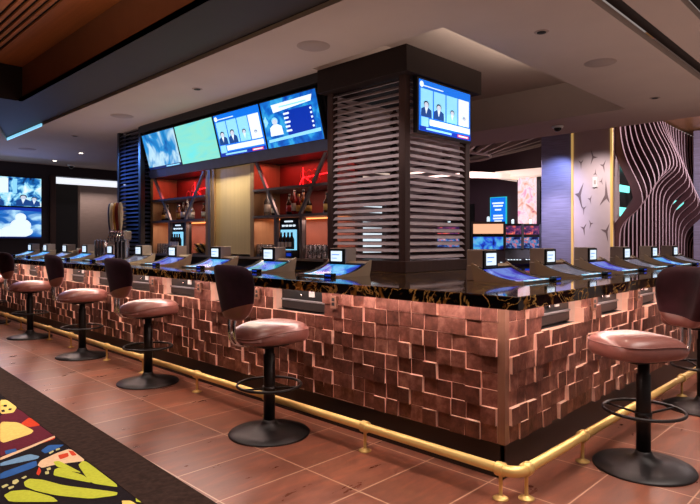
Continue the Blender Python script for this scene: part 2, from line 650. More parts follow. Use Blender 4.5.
# soffit ceiling at 3.1
SL = 3.10
mb = MB()
for (x0, y0, x1, y1) in ((2.93, 1.68, 3.87, 14.3), (2.93, -2.5, 3.87, 1.52),
                         (3.87, 1.68, 7.96, 2.75), (3.87, 1.22, 9.1, 1.52), (3.87, -2.5, 9.1, 1.10),
                         (7.96, 1.68, 9.1, 14.3), (3.87, 6.0, 7.96, 14.3), (3.87, 4.35, 5.3, 6.0)):
    mb.box(x0, y0, SL, x1, y1, SL + 0.06, 'soffit')
mb.prism([(-6, 10.15), (2.54, 10.15), (2.93, 11.25), (2.93, 14.3), (-6, 14.3)], 'z', SL, SL + .06, 'soffit')
# tray walls and tray lid
mb.box(7.96, 2.75, SL + .06, 8.02, 6.0, 3.6, 'soffit')
mb.box(3.81, 2.75, SL + .06, 3.87, 4.35, 3.6, 'soffit')
mb.box(3.87, 2.69, SL + .06, 7.96, 2.75, 3.6, 'soffit')
mb.box(3.87, 6.0, SL + .06, 7.96, 6.06, 3.6, 'soffit')
mb.box(3.87, 4.35, SL + .06, 5.3, 4.41, 3.6, 'soffit')
mb.box(3.81, 2.69, 3.6, 8.02, 6.06, 3.66, 'soffit')
struct(mb, 'ceiling')
mb = MB()
mb.box(2.93, 1.50, SL + .10, 9.1, 1.70, SL + .16, 'dark_brown')
mb.box(3.8, 1.08, SL + .10, 9.1, 1.24, SL + .16, 'black_gap')
mb.box(9.1, -2.5, SL - .0, 9.16, 14.3, SL + 1.2, 'soffit')
struct(mb, 'trim_1')
# high tan ceiling with linear slots
mb = MB()
xs = 1.60
mb.box(-6, -4, 3.58, xs, 8.15, 3.66, 'high_ceiling')
for i in range(5):
    a = xs + i * 0.072
    mb.box(a + 0.036, -4, 3.58, a + 0.072, 8.15, 3.66, 'high_ceiling')
mb.box(xs + 0.36, -4, 3.58, 2.3, 8.15, 3.66, 'high_ceiling')
mb.box(xs, -4, 3.60, xs + .36, 8.15, 3.61, 'black_gap')
struct(mb, 'ceiling_high')
mb = MB()
mb.box(2.3, -4, 3.17, 2.36, 8.21, 3.66, 'fascia_tan')
mb.box(2.26, -4, 3.14, 2.30, 8.15, 3.17, 'dark_brown')
mb.box(-6, 8.15, 3.17, 2.3, 8.21, 3.66, 'dark_brown')
struct(mb, 'trim_2')
# dark beam underside with chamfered end and riser down to the soffit
mb = MB()
mb.prism([(2.26, -4), (2.93, -4), (2.93, 11.25), (2.54, 10.15), (-6, 10.15), (-6, 8.15), (2.26, 8.15)], 'z', 3.14, 3.17, 'dark_brown')
mb.box(2.925, -4, 3.10, 2.93, 10.4, 3.14, 'soffit')
struct(mb, 'trim_3')
mb = MB()
mb.box(2.905, 9.4, 3.085, 2.923, 11.15, 3.125, 's_pale')  # blue reflection on the beam riser, painted as a glowing strip
o = mb.build('riser_reflection_strip')
tag(o, 'pale blue reflection drawn as a glowing strip at the far end of the dark ceiling beam', 'light')

# left back wall at Y 14.3 with opening
mb = MB()
mb.box(-6, 14.3, 0, 4.66, 14.5, 3.1, 'wall_dark')
mb.box(4.66, 14.3, 2.86, 9.0, 14.5, 3.1, 'wall_dark')
struct(mb, 'wall_back')
mb = MB()
mb.box(4.60, 14.22, 0, 4.72, 14.3, 2.86, 'column_brown')
struct(mb, 'trim_4')
mb = MB()
mb.box(4.72, 14.32, 2.70, 8.6, 14.46, 2.84, 'white_strip')
o = mb.build('light_strip')
tag(o, 'long white light strip across the top of the dark doorway opening', 'light')
mb = MB()
mb.box(3.0, 17.5, 0, 12, 17.6, 3.2, 'very_dark')
struct(mb, 'wall_corridor')
mb = MB()
mb.box(5.62, 15.2, 0, 6.85, 15.35, 3.0, 'taupe_brick')
o = struct(mb, 'wall_divider')
mb = MB()
mb.box(-6.1, -4, 0, -6, 14.3, 3.7, 'wall_dark')
struct(mb, 'wall_left')

# back wall behind back bar
mb = MB()
mb.box(4.62, 4.45, 0, 4.72, 9.6, 3.09, 'very_dark')
struct(mb, 'wall_backbar')

# casino room beyond
mb = MB()
mb.box(14.9, 4.9, 0, 15.0, 16, 4.4, 'purple_wall')
struct(mb, 'wall_far')
mb = MB()
mb.box(9.16, -4, 4.35, 22, 4.6, 4.45, 'gold_ceiling')
mb.box(9.16, 4.6, 4.05, 22, 16, 4.15, 'dark_ceiling')
struct(mb, 'ceiling_far')
mb = MB()
mb.box(12.66, 4.78, 0, 21, 4.88, 4.35, 'very_dark')
struct(mb, 'wall_fins')
mb = MB()
mb.box(21, -4, 0, 21.1, 5, 4.4, 'fascia_tan')
struct(mb, 'wall_right')
mb = MB()
# glowing gold light recess in the far right ceiling
mb.box(13.5, 2.2, 4.32, 20.5, 2.5, 4.35, 'cream_glow')
mb.box(15.5, 1.0, 4.30, 18.5, 1.6, 4.35, 'cream_glow')
o = mb.build('ceiling_light_panel')
tag(o, 'warm glowing light panels in the gold ceiling above the finned wall', 'light')

# ---- carpet
CP = {
'M': [[(1.271, 5.054), (1.418, 5.248), (1.435, 5.072), (1.411, 4.568), (1.41, 4.259), (1.034, 4.11)]],
'Y': [[(1.4, 5.566), (1.441, 5.525), (1.437, 5.228), (1.371, 5.077), (1.285, 5.106)], [(1.232, 4.898), (1.322, 4.784), (1.344, 4.494), (1.304, 4.433), (1.096, 4.359)]],
'R': [[(1.323, 4.731), (1.422, 4.861), (1.417, 4.584), (1.345, 4.599)], [(1.255, 4.197), (1.405, 4.245), (1.386, 4.207), (1.259, 4.164)], [(1.104, 3.652), (1.152, 3.76), (1.139, 3.677), (1.108, 3.616)]],
'C': [[(1.028, 4.088), (1.238, 4.185), (1.408, 4.275), (1.404, 4.24), (1.24, 4.147), (1.015, 4.034)], [(1.151, 3.785), (1.191, 3.855), (1.304, 3.917), (1.394, 3.939), (1.385, 3.649), (1.293, 3.691), (1.213, 3.722), (1.156, 3.721)]],
'O': [[(1.295, 3.871), (1.357, 3.874), (1.338, 3.801), (1.279, 3.782)], [(1.371, 3.913), (1.39, 3.876), (1.381, 3.785), (1.354, 3.795)]],
'B': [[(1.246, 4.032), (1.317, 4.105), (1.394, 4.039), (1.347, 4.004), (1.249, 3.956)], [(1.082, 4.198), (1.145, 4.191), (1.135, 4.128), (1.068, 4.118)], [(0.959, 3.813), (1.172, 3.875), (1.145, 3.766), (0.932, 3.706)]],
'L': [[(1.003, 3.985), (1.176, 4.02), (1.209, 3.932), (1.184, 3.894), (0.988, 3.926)]],
'G': [[(1.323, 3.61), (1.37, 3.664), (1.382, 3.625), (1.369, 3.115), (1.274, 3.294)], [(1.199, 3.64), (1.23, 3.656), (1.29, 3.432), (1.283, 3.285), (1.196, 3.482), (1.166, 3.558)], [(1.236, 3.774), (1.267, 3.768), (1.297, 3.47), (1.249, 3.565), (1.226, 3.684)], [(1.017, 3.576), (1.054, 3.604), (1.103, 3.532), (1.157, 3.371), (1.332, 3.072), (1.31, 3.036), (1.197, 3.094), (1.086, 3.263), (1.028, 3.4), (1.003, 3.507)], [(0.888, 3.465), (0.934, 3.496), (0.998, 3.451), (1.065, 3.266), (1.067, 3.174), (0.886, 3.358)], [(1.37, 2.938), (1.381, 2.856), (1.348, 2.89)]],
'K': [[(1.374, 5.364), (1.398, 5.359), (1.379, 5.287), (1.359, 5.307)], [(1.374, 5.22), (1.396, 5.216), (1.375, 5.15), (1.357, 5.168)], [(1.32, 5.215), (1.344, 5.216), (1.327, 5.138), (1.306, 5.152)]],
'W': [[(0.977, 3.638), (1.003, 3.647), (1.002, 3.604), (0.974, 3.573), (0.964, 3.592)], [(1.022, 3.645), (1.05, 3.662), (1.053, 3.64), (1.029, 3.621)], [(0.911, 3.6), (0.942, 3.614), (0.946, 3.585), (0.91, 3.564)], [(0.933, 3.557), (0.962, 3.561), (0.957, 3.533), (0.929, 3.521)], [(1.172, 3.691), (1.194, 3.693), (1.185, 3.654), (1.162, 3.649)], [(1.148, 3.644), (1.167, 3.634), (1.154, 3.592), (1.137, 3.6)], [(1.268, 3.953), (1.302, 3.975), (1.297, 3.946), (1.264, 3.919)], [(1.32, 3.986), (1.346, 3.993), (1.341, 3.964), (1.313, 3.953)]]}


def chaikin(p, it=2):
    for _ in range(it):
        q = []
        for i in range(len(p)):
            a, b = p[i], p[(i + 1) % len(p)]
            q.append((a[0] * .88 + b[0] * .12, a[1] * .88 + b[1] * .12))
            q.append((a[0] * .12 + b[0] * .88, a[1] * .12 + b[1] * .88))
        p = q
    return p


mb = MB()
ex = lambda y, b: b + (y - 2.6) * .0290
mb.prism([(-6, -4), (ex(-4, 1.36), -4), (ex(8.1, 1.36), 8.1), (-6, 8.1)], 'z', 0.0, .008, 'carpet_K')
order = ['M', 'Y', 'R', 'C', 'O', 'B', 'L', 'G', 'K', 'W']
for (dx, dy) in ((0, 0), (-0.75, 0.9), (-0.85, -1.1), (0, 2.45), (-0.75, 3.3), (-0.1, -2.6)):
    z = 0.009
    for k in order:
        for q in CP[k]:
            pts = chaikin(q) if k != 'M' else q
            m = 'carpet_' + ('R' if k == 'O' else k)
            z += 0.00012
            mb.poly([(min(x + dx, ex(y + dy, 1.358)), y + dy, z) for x, y in pts], m)
mb.prism([(ex(-4, 1.36), -4), (ex(-4, 1.635), -4), (ex(8.4, 1.635), 8.4), (-6, 8.4), (-6, 8.1), (ex(8.1, 1.36), 8.1)], 'z', 0.0, .011, 'carpet_border')
o = mb.build('patterned_carpet')
tag(o, 'butterfly wing patterned carpet with a dark brown border beside the tiles', 'carpet')

# ================================================================== BAR BODY
PX, PY = 2.945, 1.675          # faces of the copper cladding
XE, YE = 8.6, 12.2
bar = thing('bar', 'long corner bar clad in staggered copper blocks with lit overhang', 'bar')
OPL = [(3.17 + .93 * k, 3.17 + .93 * k + .62) for k in range(-0, 10)]
OPR = [(3.38 + .90 * k, 3.38 + .90 * k + .58) for k in range(6)]
BW, BH, Z0, NR = 0.108, 0.0985, 0.21, 8


def in_open(a, b, ops):
    m = (a + b) / 2
    return any(o0 < m < o1 for o0, o1 in ops)


def edges(a0, a1, ops):
    # column edges that line up with the edges of the openings
    cuts = [a0] + [c for o in ops for c in o if a0 < c < a1] + [a1]
    out = []
    for i in range(len(cuts) - 1):
        L = cuts[i + 1] - cuts[i]
        n = max(1, round(L / BW))
        out += [(cuts[i] + L * j / n, cuts[i] + L * (j + 1) / n) for j in range(n)]
    return out


def clad(side):
    mb = MB()
    ed = edges(PY + .035, YE, OPL) if side == 'L' else edges(PX + .035, XE, OPR)
    ops = OPL if side == 'L' else OPR
    for c, (a, b) in enumerate(ed):
        for r in range(NR):
            if r >= NR - 2 and in_open(a, b, ops):
                continue
            z0, z1 = Z0 + r * BH, Z0 + (r + 1) * BH
            d0 = random.choice((0.003, .008, .014, .021, .029)) + random.uniform(-.002, .002)
            t = random.uniform(-.0035, .0035)
            s2 = random.uniform(-.0025, .0025)
            g = 0.0008
            # face corners protrude by d (tilted faces)
            dd = [max(0, d0 + t + s2), max(0, d0 + t - s2), max(0, d0 - t - s2), max(0, d0 - t + s2)]
            cs = [(a + g, z0 + g), (b - g, z0 + g), (b - g, z1 - g), (a + g, z1 - g)]
            if side == 'L':
                vs = [(PX + .03, y, z) for y, z in cs] + [(PX - .002 - d, y, z) for (y, z), d in zip(cs, dd)]
                fs = [(0, 1, 2, 3), (7, 6, 5, 4), (0, 4, 5, 1), (1, 5, 6, 2), (2, 6, 7, 3), (3, 7, 4, 0)]
            else:
                vs = [(x, PY + .03, z) for x, z in cs] + [(x, PY - .002 - d, z) for (x, z), d in zip(cs, dd)]
                fs = [(3, 2, 1, 0), (4, 5, 6, 7), (1, 5, 4, 0), (2, 6, 5, 1), (3, 7, 6, 2), (0, 4, 7, 3)]
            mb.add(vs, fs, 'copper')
            # top and one side of each block: LED light painted as brighter copper
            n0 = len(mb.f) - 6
            ei = mb._m('copper_lit_edge')
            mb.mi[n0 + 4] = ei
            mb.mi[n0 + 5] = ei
    return mb


a = clad('L').build('copper_cladding', bar)
a['label'] = 'staggered copper block cladding on the long side with the row of stools'
b = clad('R').build('copper_cladding', bar)
b['label'] = 'staggered copper block cladding on the side right of the corner'
mb = MB()
# carcass behind the cladding with recesses behind the openings
ZR = Z0 + (NR - 2) * BH
mb.box(PX + .03, PY + .03, 0.0, PX + .6, YE, ZR, 'very_dark')
mb.box(PX + .6, PY + .03, 0.0, XE, PY + .6, ZR, 'very_dark')
mb.box(PX + .14, PY + .14, ZR, PX + .6, YE, 0.998, 'very_dark')
mb.box(PX + .6, PY + .14, ZR, XE, PY + .6, 0.998, 'very_dark')
last = PY + .03
for (o0, o1) in OPL + [(YE, YE)]:
    mb.box(PX + .03, last, ZR, PX + .14, o0, 0.998, 'pale_cheek')
    last = o1
last = PX + .03
for (o0, o1) in OPR:
    mb.box(last, PY + .03, ZR, o0, PY + .14, 0.998, 'pale_cheek')
    last = o1
mb.box(PX + .6, PY + .6, 0.0, 5.1, 4.35, .998, 'very_dark')
mb.build('carcass', bar)
mb = MB()
mb.box(PX + .012, PY + .012, 0, PX + .03, YE, Z0 - .004, 'toe_kick')
mb.box(PX + .012, PY + .012, 0, XE, PY + .03, Z0 - .004, 'toe_kick')
mb.build('toe_kick', bar)
mb = MB()
mb.box(PX - .014, PY - .014, Z0 - .004, PX + .034, PY + .034, .998, 'bronze_trim')
mb.box(PX - .014, PY + .034, Z0 - .004, PX + .03, YE, Z0, 'bronze_trim')
mb.build('corner_trim', bar, bevel=.003)
mb = MB()
mb.box(2.79, PY - .155, .9945, 2.82, YE, .999, 'led_warm')
mb.box(2.82, PY - .155, .9945, XE, PY - .125, .999, 'led_warm')
mb.build('led_strip', bar)
for k, (o0, o1) in enumerate(OPL):
    yb = o0 - .14
    mb = MB()
    mb.box(PX - .048, yb - .028, .872, PX - .03, yb + .028, .962, 'bronze_trim')
    mb.box(PX - .050, yb - .014, .892, PX - .047, yb + .014, .915, 'black_plastic')
    mb.box(PX - .050, yb - .014, .925, PX - .047, yb + .014, .948, 'black_plastic')
    mb.build('outlet_plate', bar)
for k, (o0, o1) in enumerate(OPR):
    xb = o1 + .16
    mb = MB()
    mb.box(xb - .028, PY - .048, .872, xb + .028, PY - .03, .962, 'bronze_trim')
    mb.box(xb - .014, PY - .050, .892, xb + .014, PY - .047, .915, 'black_plastic')
    mb.box(xb - .014, PY - .050, .925, xb + .014, PY - .047, .948, 'black_plastic')
    mb.build('outlet_plate', bar)

# machine cabinets in the openings (things, slide out of the bar)
ordw = ['first', 'second', 'third', 'fourth', 'fifth', 'sixth', 'seventh', 'eighth', 'ninth', 'tenth']


def machine_box(L):
    t = thing('machine_cabinet', '', 'machine cabinet', group='black machine cabinets under the counter')
    mb = MB()
    mb.box(-L / 2 + .02, .07, .006, L / 2 - .004, .135, .192, 'black_plastic')
    mb.build('body', t, bevel=.006)
    mb = MB()
    mb.box(-L / 2 + .035, .058, .012, L / 2 - .02, .07, .075, 'black_metal')
    mb.box(-L / 2 + .04, .045, .078, L / 2 - .03, .07, .09, 'grey_metal')
    mb.build('door', t, bevel=.003)
    mb = MB()
    mb.box(L * .10, .060, .12, L * .20, .07, .165, 'white_plastic')
    mb.build('label_plate', t)
    mb = MB()
    mb.lathe([(.012, 0), (.012, .012), (.006, .014)], 'chrome', n=12)
    lk = mb.build('lock', t)
    lk.rotation_euler = (R(90), 0, 0)
    lk.location = (L * -.05, .07, .13)
    return t


mc = machine_box(.62)
first = True
for k, (o0, o1) in enumerate(OPL):
    lab = 'black machine cabinet in the %s recess left of the bar corner' % ordw[k]
    p = (PX, (o0 + o1) / 2, ZR)
    if first:
        mc.location = p
        mc.rotation_euler = (0, 0, R(-90))
        mc['label'] = lab
        first = False
    else:
        dup(mc, p, R(-90), lab)
mc2 = machine_box(.58)
for k, (o0, o1) in enumerate(OPR):
    lab = 'black machine cabinet in the %s recess right of the bar corner' % ordw[k]
    p = ((o0 + o1) / 2, PY, ZR)
    if k == 0:
        mc2.location = p
        mc2['label'] = lab
    else:
        dup(mc2, p, 0, lab)

# countertop
CT = 1.074
mb = MB()
cpts = [(2.74, 1.475), (XE + .2, 1.475), (XE + .2, 2.36), (5.2, 2.36), (5.2, 4.42), (3.66, 4.42), (3.66, YE + .1), (2.74, YE + .1)]
mb.prism(cpts, 'z', 1.0, CT, 'marble')
o = mb.build('bar_countertop', bevel=.006)
tag(o, 'black marble bar countertop with gold veins and thick polished edge', 'countertop')

# ================================================================== FOOT RAIL
rail = thing('foot_rail', 'polished brass foot rail on posts running around the bar corner', 'foot rail')
RX, RY, RZ, RR = 2.735, 1.478, .156, .027
mb = MB()
mb.tube([(RX, 11.9, RZ), (RX, RY + .10, RZ)], RR, 'brass', 14)
mb.build('rail_pipe', rail)
mb = MB()
mb.tube([(RX + .10, RY, RZ), (8.4, RY, RZ)], RR, 'brass', 14)
mb.build('rail_pipe', rail)
mb = MB()
arc = [(RX + .075 - .075 * math.cos(t), RY + .075 - .075 * math.sin(t), RZ) for t in [i * PI / 16 for i in range(9)]]
mb.tube([(RX, RY + .11, RZ)] + arc + [(RX + .11, RY, RZ)], RR + .003, 'brass', 14)
mb.build('elbow', rail)


def rail_post(x, y, along):
    mb = MB()
    mb.lathe([(.042, 0), (.042, .004), (.03, .010), (.012, .016), (.010, .02), (.010, .12), (.016, .128)], 'brass', (x, y, 0), 16)
    if along == 'y':
        mb.tube([(x, y - .022, RZ), (x, y - .02, RZ), (x, y + .02, RZ), (x, y + .022, RZ)], RR + .010, 'brass', 16)
    else:
        mb.tube([(x - .022, y, RZ), (x + .022, y, RZ)], RR + .010, 'brass', 16)
    mb.build('rail_post', rail)


for y in (1.575, 2.56, 3.6, 4.64, 5.7, 6.6, 7.7, 8.5, 9.75, 10.5, 11.5):
    rail_post(RX, y, 'y')
for x in (RX + .095, 3.55, 4.6, 5.65, 6.7, 7.75):
    rail_post(x, RY, 'x')

# ================================================================== STOOLS
def make_stool(vel):
    t = thing('bar_stool', '', 'bar stool', group='bar stools around the bar')
    mb = MB()
    mb.lathe([(.285, 0), (.287, .006), (.28, .014), (.20, .026), (.12, .042), (.065, .062), (.05, .085), (.045, .10)], 'black_metal', n=48)
    mb.build('base', t)
    mb = MB()
    mb.lathe([(.041, .09), (.041, .56), (.034, .565), (.034, .63)], 'black_metal', n=24)
    mb.build('pole', t)
    # foot ring with spokes
    mb = MB()
    ring = [(.225 * math.cos(2 * PI * i / 40), .225 * math.sin(2 * PI * i / 40), .345) for i in range(40)]
    mb.tube(ring, .010, 'black_metal', 8, closed=True)
    fr = mb.build('foot_ring', t)
    mb = MB()
    for k in range(3):
        a = 2 * PI * k / 3 + .5
        mb.tube([(.035 * math.cos(a), .035 * math.sin(a), .32), (.22 * math.cos(a), .22 * math.sin(a), .343)], .007, 'black_metal', 8)
    mb.lathe([(.048, .30), (.048, .335)], 'black_metal', n=20)
    mb.build('spokes', fr)
    mb = MB()
    mb.box(-.10, -.12, .625, .10, .10, .648, 'black_metal')
    mb.loft([[(x, y, .645) for x, y in superell(.165, .185, e=3)], [(x, y, .662) for x, y in superell(.175, .195, e=3)]], 'black_plastic')
    mb.build('seat_plate', t)
    # seat cushion: wider rounded front, flatter rear
    rings = []
    for (z, s) in ((.655, .86), (.660, .93), (.672, .975), (.69, 1.0), (.715, 1.0), (.738, .985), (.758, .94), (.772, .87), (.782, .76), (.788, .60), (.791, .38), (.792, .15)):
        rr = []
        for x, y in superell(.228 * s, .262 * s, n=44, e=2.9):
            wx = 1.0 + .06 * (y / .215)
            dz = -.030 * max(0, -y / .215) ** 2 if z > .70 else 0
            dz += .004 * math.cos(PI * x / .4) if z > .75 else 0
            rr.append((x * wx, y, z + dz))
        rings.append(rr)
    mb = MB()
    mb.loft(rings, 'leather')
    seat = mb.build('seat', t)
    mb = MB()
    mb.tube([(x * (1 + .06 * y / .215), y, .742 - .030 * max(0, -y / .215) ** 2) for x, y in superell(.226, .260, n=44, e=2.9)], .0035, 'leather', 6, closed=True)
    mb.build('seam', seat)
    # backrest: curved padded shell, velvet above a leather band
    R0, cy = .235, -.105
    zc, hh, aw = 1.018, .187, R(50)
    N = 64
    out = superell(1, 1, n=N, e=4.2)
    layers = ((-.030, .90), (-.034, .80), (-.022, .97), (.0, 1.0), (.020, .97), (.032, .86), (.036, .6))
    seq = [(-.040, .001), (-.040, .1), (-.0398, .2), (-.0395, .3), (-.039, .4), (-.039, .5), (-.0385, .6), (-.037, .70), (-.036, .80), (-.026, .95), (-.008, 1.0), (.010, 1.0), (.026, .95), (.034, .80), (.035, .7), (.036, .6), (.037, .5), (.0375, .4), (.0378, .3), (.038, .2), (.038, .1), (.038, .001)]
    rings = []
    for (d, s) in seq:
        rr = []
        for u, v in out:
            uu, vv = u * s, v * s
            wv = 1.0 - .22 * max(0, -vv) ** 1.5 - .05 * max(0, vv) ** 2   # narrower at the bottom
            an = uu * aw * wv
            lean = .035 * vv
            rad = R0 + d + lean
            rr.append((rad * math.sin(an), cy - rad * math.cos(an), zc + vv * hh))
        rings.append(rr)
    mb = MB()
    mb.loft(rings, vel)
    br = mb.build('backrest', t)
    # bent steel brackets between seat and backrest
    mb = MB()
    for sx in (-.03, .03):
        mb.tube([(sx, -.10, .648), (sx, -.22, .650), (sx, -.275, .665), (sx, -.305, .70), (sx, -.315, .76), (sx, -.31, .84), (sx, -.30, .90)], .011, 'chrome', 8)
    mb.build('back_bracket', t)
    return t


st = make_stool('back_purple')
lst = [(2.51, 3.28, -90, 'bar stool nearest the camera left of the bar corner, facing the copper front'),
       (2.585, 5.28, -86, 'second bar stool to the left of the bar corner, midway along the tiles'),
       (2.62, 7.02, -92, 'third bar stool from the bar corner along the long left side'),
       (2.62, 8.93, -88, 'fourth bar stool from the bar corner, toward the wall televisions'),
       (2.62, 10.93, -90, 'fifth and farthest bar stool, cut by the left picture edge')]
for i, (x, y, a, lab) in enumerate(lst):
    if i == 0:
        st.location = (x, y, 0)
        st.rotation_euler = (0, 0, R(a))
        st['label'] = lab
    else:
        dup(st, (x, y, 0), R(a), lab)
st2 = make_stool('back_plum')
st2.location = (3.72, 1.18, 0)
st2.rotation_euler = (0, 0, R(60))
for c_ in kids(st2):
    if c_.name.split('.')[0] in ('seat', 'seat_plate'):
        c_.location = (0, .04, .02)
st2['label'] = 'large bar stool right of the bar corner, swivelled with its back to the right'
dup(st2, (5.36, 1.25, 0), R(15), 'bar stool half hidden at the right picture edge behind the nearer one')

# ================================================================== TERMINALS
def make_terminal(scr):
    t = thing('gaming_terminal', '', 'gaming terminal', group='gaming terminals on the bar counter')
    prof = [(0, 0), (0, .010), (.06, .016), (.14, .026), (.22, .044), (.30, .075), (.36, .108), (.395, .130), (.405, .126), (.395, .06), (.38, 0)]
    pp = [(y, z) for y, z in prof][::-1]
    mb = MB()
    for sx in (-.25, .235):
        mb.prism(pp, 'x', sx, sx + .015, 'housing_taupe')
    mb.prism([(y, max(0, z - .012)) for y, z in prof][::-1], 'x', -.235, .235, 'housing_taupe')
    mb.build('housing', t)
    # curved glass screen
    top = [(.06, .016), (.10, .020), (.14, .026), (.18, .0335), (.22, .044), (.26, .058), (.30, .075), (.33, .090), (.36, .108)]
    mb = MB()
    for (x0, x1, dz, m, sl) in ((-.235, .235, -.008, 's_black', slice(0, 9)), (-.205, .195, -.0055, scr, slice(0, 8))):
        pts = top[sl]
        vs, fs = [], []
        for y, z in pts:
            vs += [(x0, y, z + dz), (x1, y, z + dz)]
        for i in range(len(pts) - 1):
            fs.append((2 * i, 2 * i + 1, 2 * i + 3, 2 * i + 2))
        mb.add(vs, fs, m, True)
    mb.build('screen', t)
    mb = MB()
    mb.tube([(-.242, y, z + .001) for y, z in top], .004, 'black_plastic', 6)
    mb.build('screen_edging', t)
    mb = MB()
    mb.tube([(.242, y, z + .001) for y, z in top], .004, 'black_plastic', 6)
    mb.build('screen_edging', t)
    mb = MB()
    mb.box(-.235, .004, 0.002, .235, .058, .014, 'grey_metal')
    bp_ = mb.build('button_panel', t)
    for i in range(7):
        mb = MB()
        mb.box(-.16 + i * .048, .016, .013, -.125 + i * .048, .044, .019, 's_white' if i % 2 else 's_pale')
        mb.build('button', bp_)
    mb = MB()
    mb.box(.150, -.045, .001, .235, .004, .032, 's_black')
    mb.box(.160, -.047, .010, .225, -.045, .022, 's_deep')
    mb.build('bill_slot', t)
    # raised payment display box at the back
    mb = MB()
    mb.box(-.20, .375, .0, -.01, .475, .11, 'box_grey')
    mb.box(-.195, .345, .085, .0, .475, .225, 'box_grey')
    db = mb.build('display_box', t, bevel=.005)
    mb = MB()
    mb.box(-.19, .330, .092, -.005, .347, .218, 'black_plastic')
    mb.box(-.165, .328, .112, -.030, .331, .200, 's_white')
    mb.box(-.155, .3275, .165, -.06, .3285, .172, 's_blue')
    mb.box(-.155, .3275, .135, -.09, .3285, .141, 's_blue')
    mb.build('display_screen', t)
    return t


kinds = {}


def put_terminal(kind, loc, rz, lab):
    if kind not in kinds:
        kinds[kind] = make_terminal(kind)
        k = kinds[kind]
        k.location = loc
        k.rotation_euler = (0, 0, rz)
        k['label'] = lab
    else:
        dup(kinds[kind], loc, rz, lab)


for k, (y, kd) in enumerate(zip((3.50, 4.47, 5.43, 6.39, 7.30, 8.21, 9.15, 10.0, 10.95, 11.8), ('t_blue', 't_teal', 't_blue', 't_purple', 't_grey', 't_purple', 't_blue', 't_grey', 't_blue', 't_blue'))):
    put_terminal(kd, (3.15, y, CT), R(-90), 'gaming terminal left of the bar corner, %s one along the long side' % ordw[k])
for k, (x, kd) in enumerate(zip((3.81, 4.77, 5.66, 6.57, 7.48, 8.3), ('t_purple', 't_grey', 't_purple', 't_grey', 't_blue', 't_grey'))):
    put_terminal(kd, (x, 1.885, CT), 0, 'gaming terminal right of the bar corner, %s one along the short side' % ordw[k])

# ================================================================== LOUVRED COLUMN
def louver_col(name, lab, X0, Y0, X1, Y1, z0, z1, slat, post, base, capz=None, pitch=.062, core=False):
    t = thing(name, lab, 'column', (X0, Y0, z0))
    W, D, H = X1 - X0, Y1 - Y0, z1 - z0
    p = .075
    if core:
        mb = MB()
        mb.box(.10, .10, 0, W - .10, D - .10, H, 'mirror_core')
        mb.build('mirror_core', t)
    for (x, y) in ((0, 0), (W - p, 0), (0, D - p), (W - p, D - p)):
        mb = MB()
        mb.box(x, y, 0, x + p, y + p, H, post)
        mb.build('corner_post', t, bevel=.004)
    mb = MB()
    mb.box(-.03, -.03, 0, W + .03, D + .03, base, post)
    mb.build('base_trim', t, bevel=.004)
    mb = MB()
    n = int((H - base) / pitch)
    for i in range(n):
        z = base + .02 + i * pitch
        # tilted slats on the four faces
        pr = [(.010, z), (.016, z - .002), (.052, z + .030), (.046, z + .034)]
        mb.prism(pr, 'x', p, W - p, slat)
        mb.prism([(D - a, b) for a, b in pr][::-1], 'x', p, W - p, slat)
        mb.prism(pr[::-1], 'y', p, D - p, slat)
        mb.prism([(W - a, b) for a, b in pr], 'y', p, D - p, slat)
    mb.build('louver_slats', t)
    if capz:
        c0, c1 = capz
        mb = MB()
        mb.box(-.085, -.085, c0 - z0, W + .085, D + .06, c1 - z0, 'dark_brown')
        mb.build('cap', t, bevel=.004)
    return t


louver_col('louvered_column', 'square brown louvered column standing on the bar behind the corner', 4.03, 3.28, 5.08, 4.30, CT, 3.098, 'slat_metal', 'column_brown', .105, (2.86, 3.096))
louver_col('louvered_column', 'narrow blue lit louvered column behind the beer taps', 4.0, 8.42, 4.6, 9.25, 0.0, 3.098, 'slat_dark', 'very_dark', .15, core=True)


# ================================================================== TELEVISIONS
def rect(u0, v0, u1, v1, m):
    return ([(u0, v0), (u1, v0), (u1, v1), (u0, v1)], m)


def ell(cx, cy, a, b, m, n=14):
    return ([(cx + a * math.cos(2 * PI * i / n), cy + b * math.sin(2 * PI * i / n)) for i in range(n)], m)


def man(cx, cy, s, jacket='s_suit', hair='s_hair'):
    L = []
    L.append(([(cx - .5 * s, cy), (cx + .5 * s, cy), (cx + .46 * s, cy + .75 * s), (cx + .18 * s, cy + .98 * s), (cx - .18 * s, cy + .98 * s), (cx - .46 * s, cy + .75 * s)], jacket))
    L.append(([(cx - .02 * s, cy + .3 * s), (cx + .14 * s, cy + .98 * s), (cx - .14 * s, cy + .98 * s)], 's_white'))
    L.append(ell(cx, cy + 1.28 * s, .24 * s, .33 * s, hair))
    L.append(ell(cx, cy + 1.20 * s, .19 * s, .27 * s, 's_skin'))
    return L


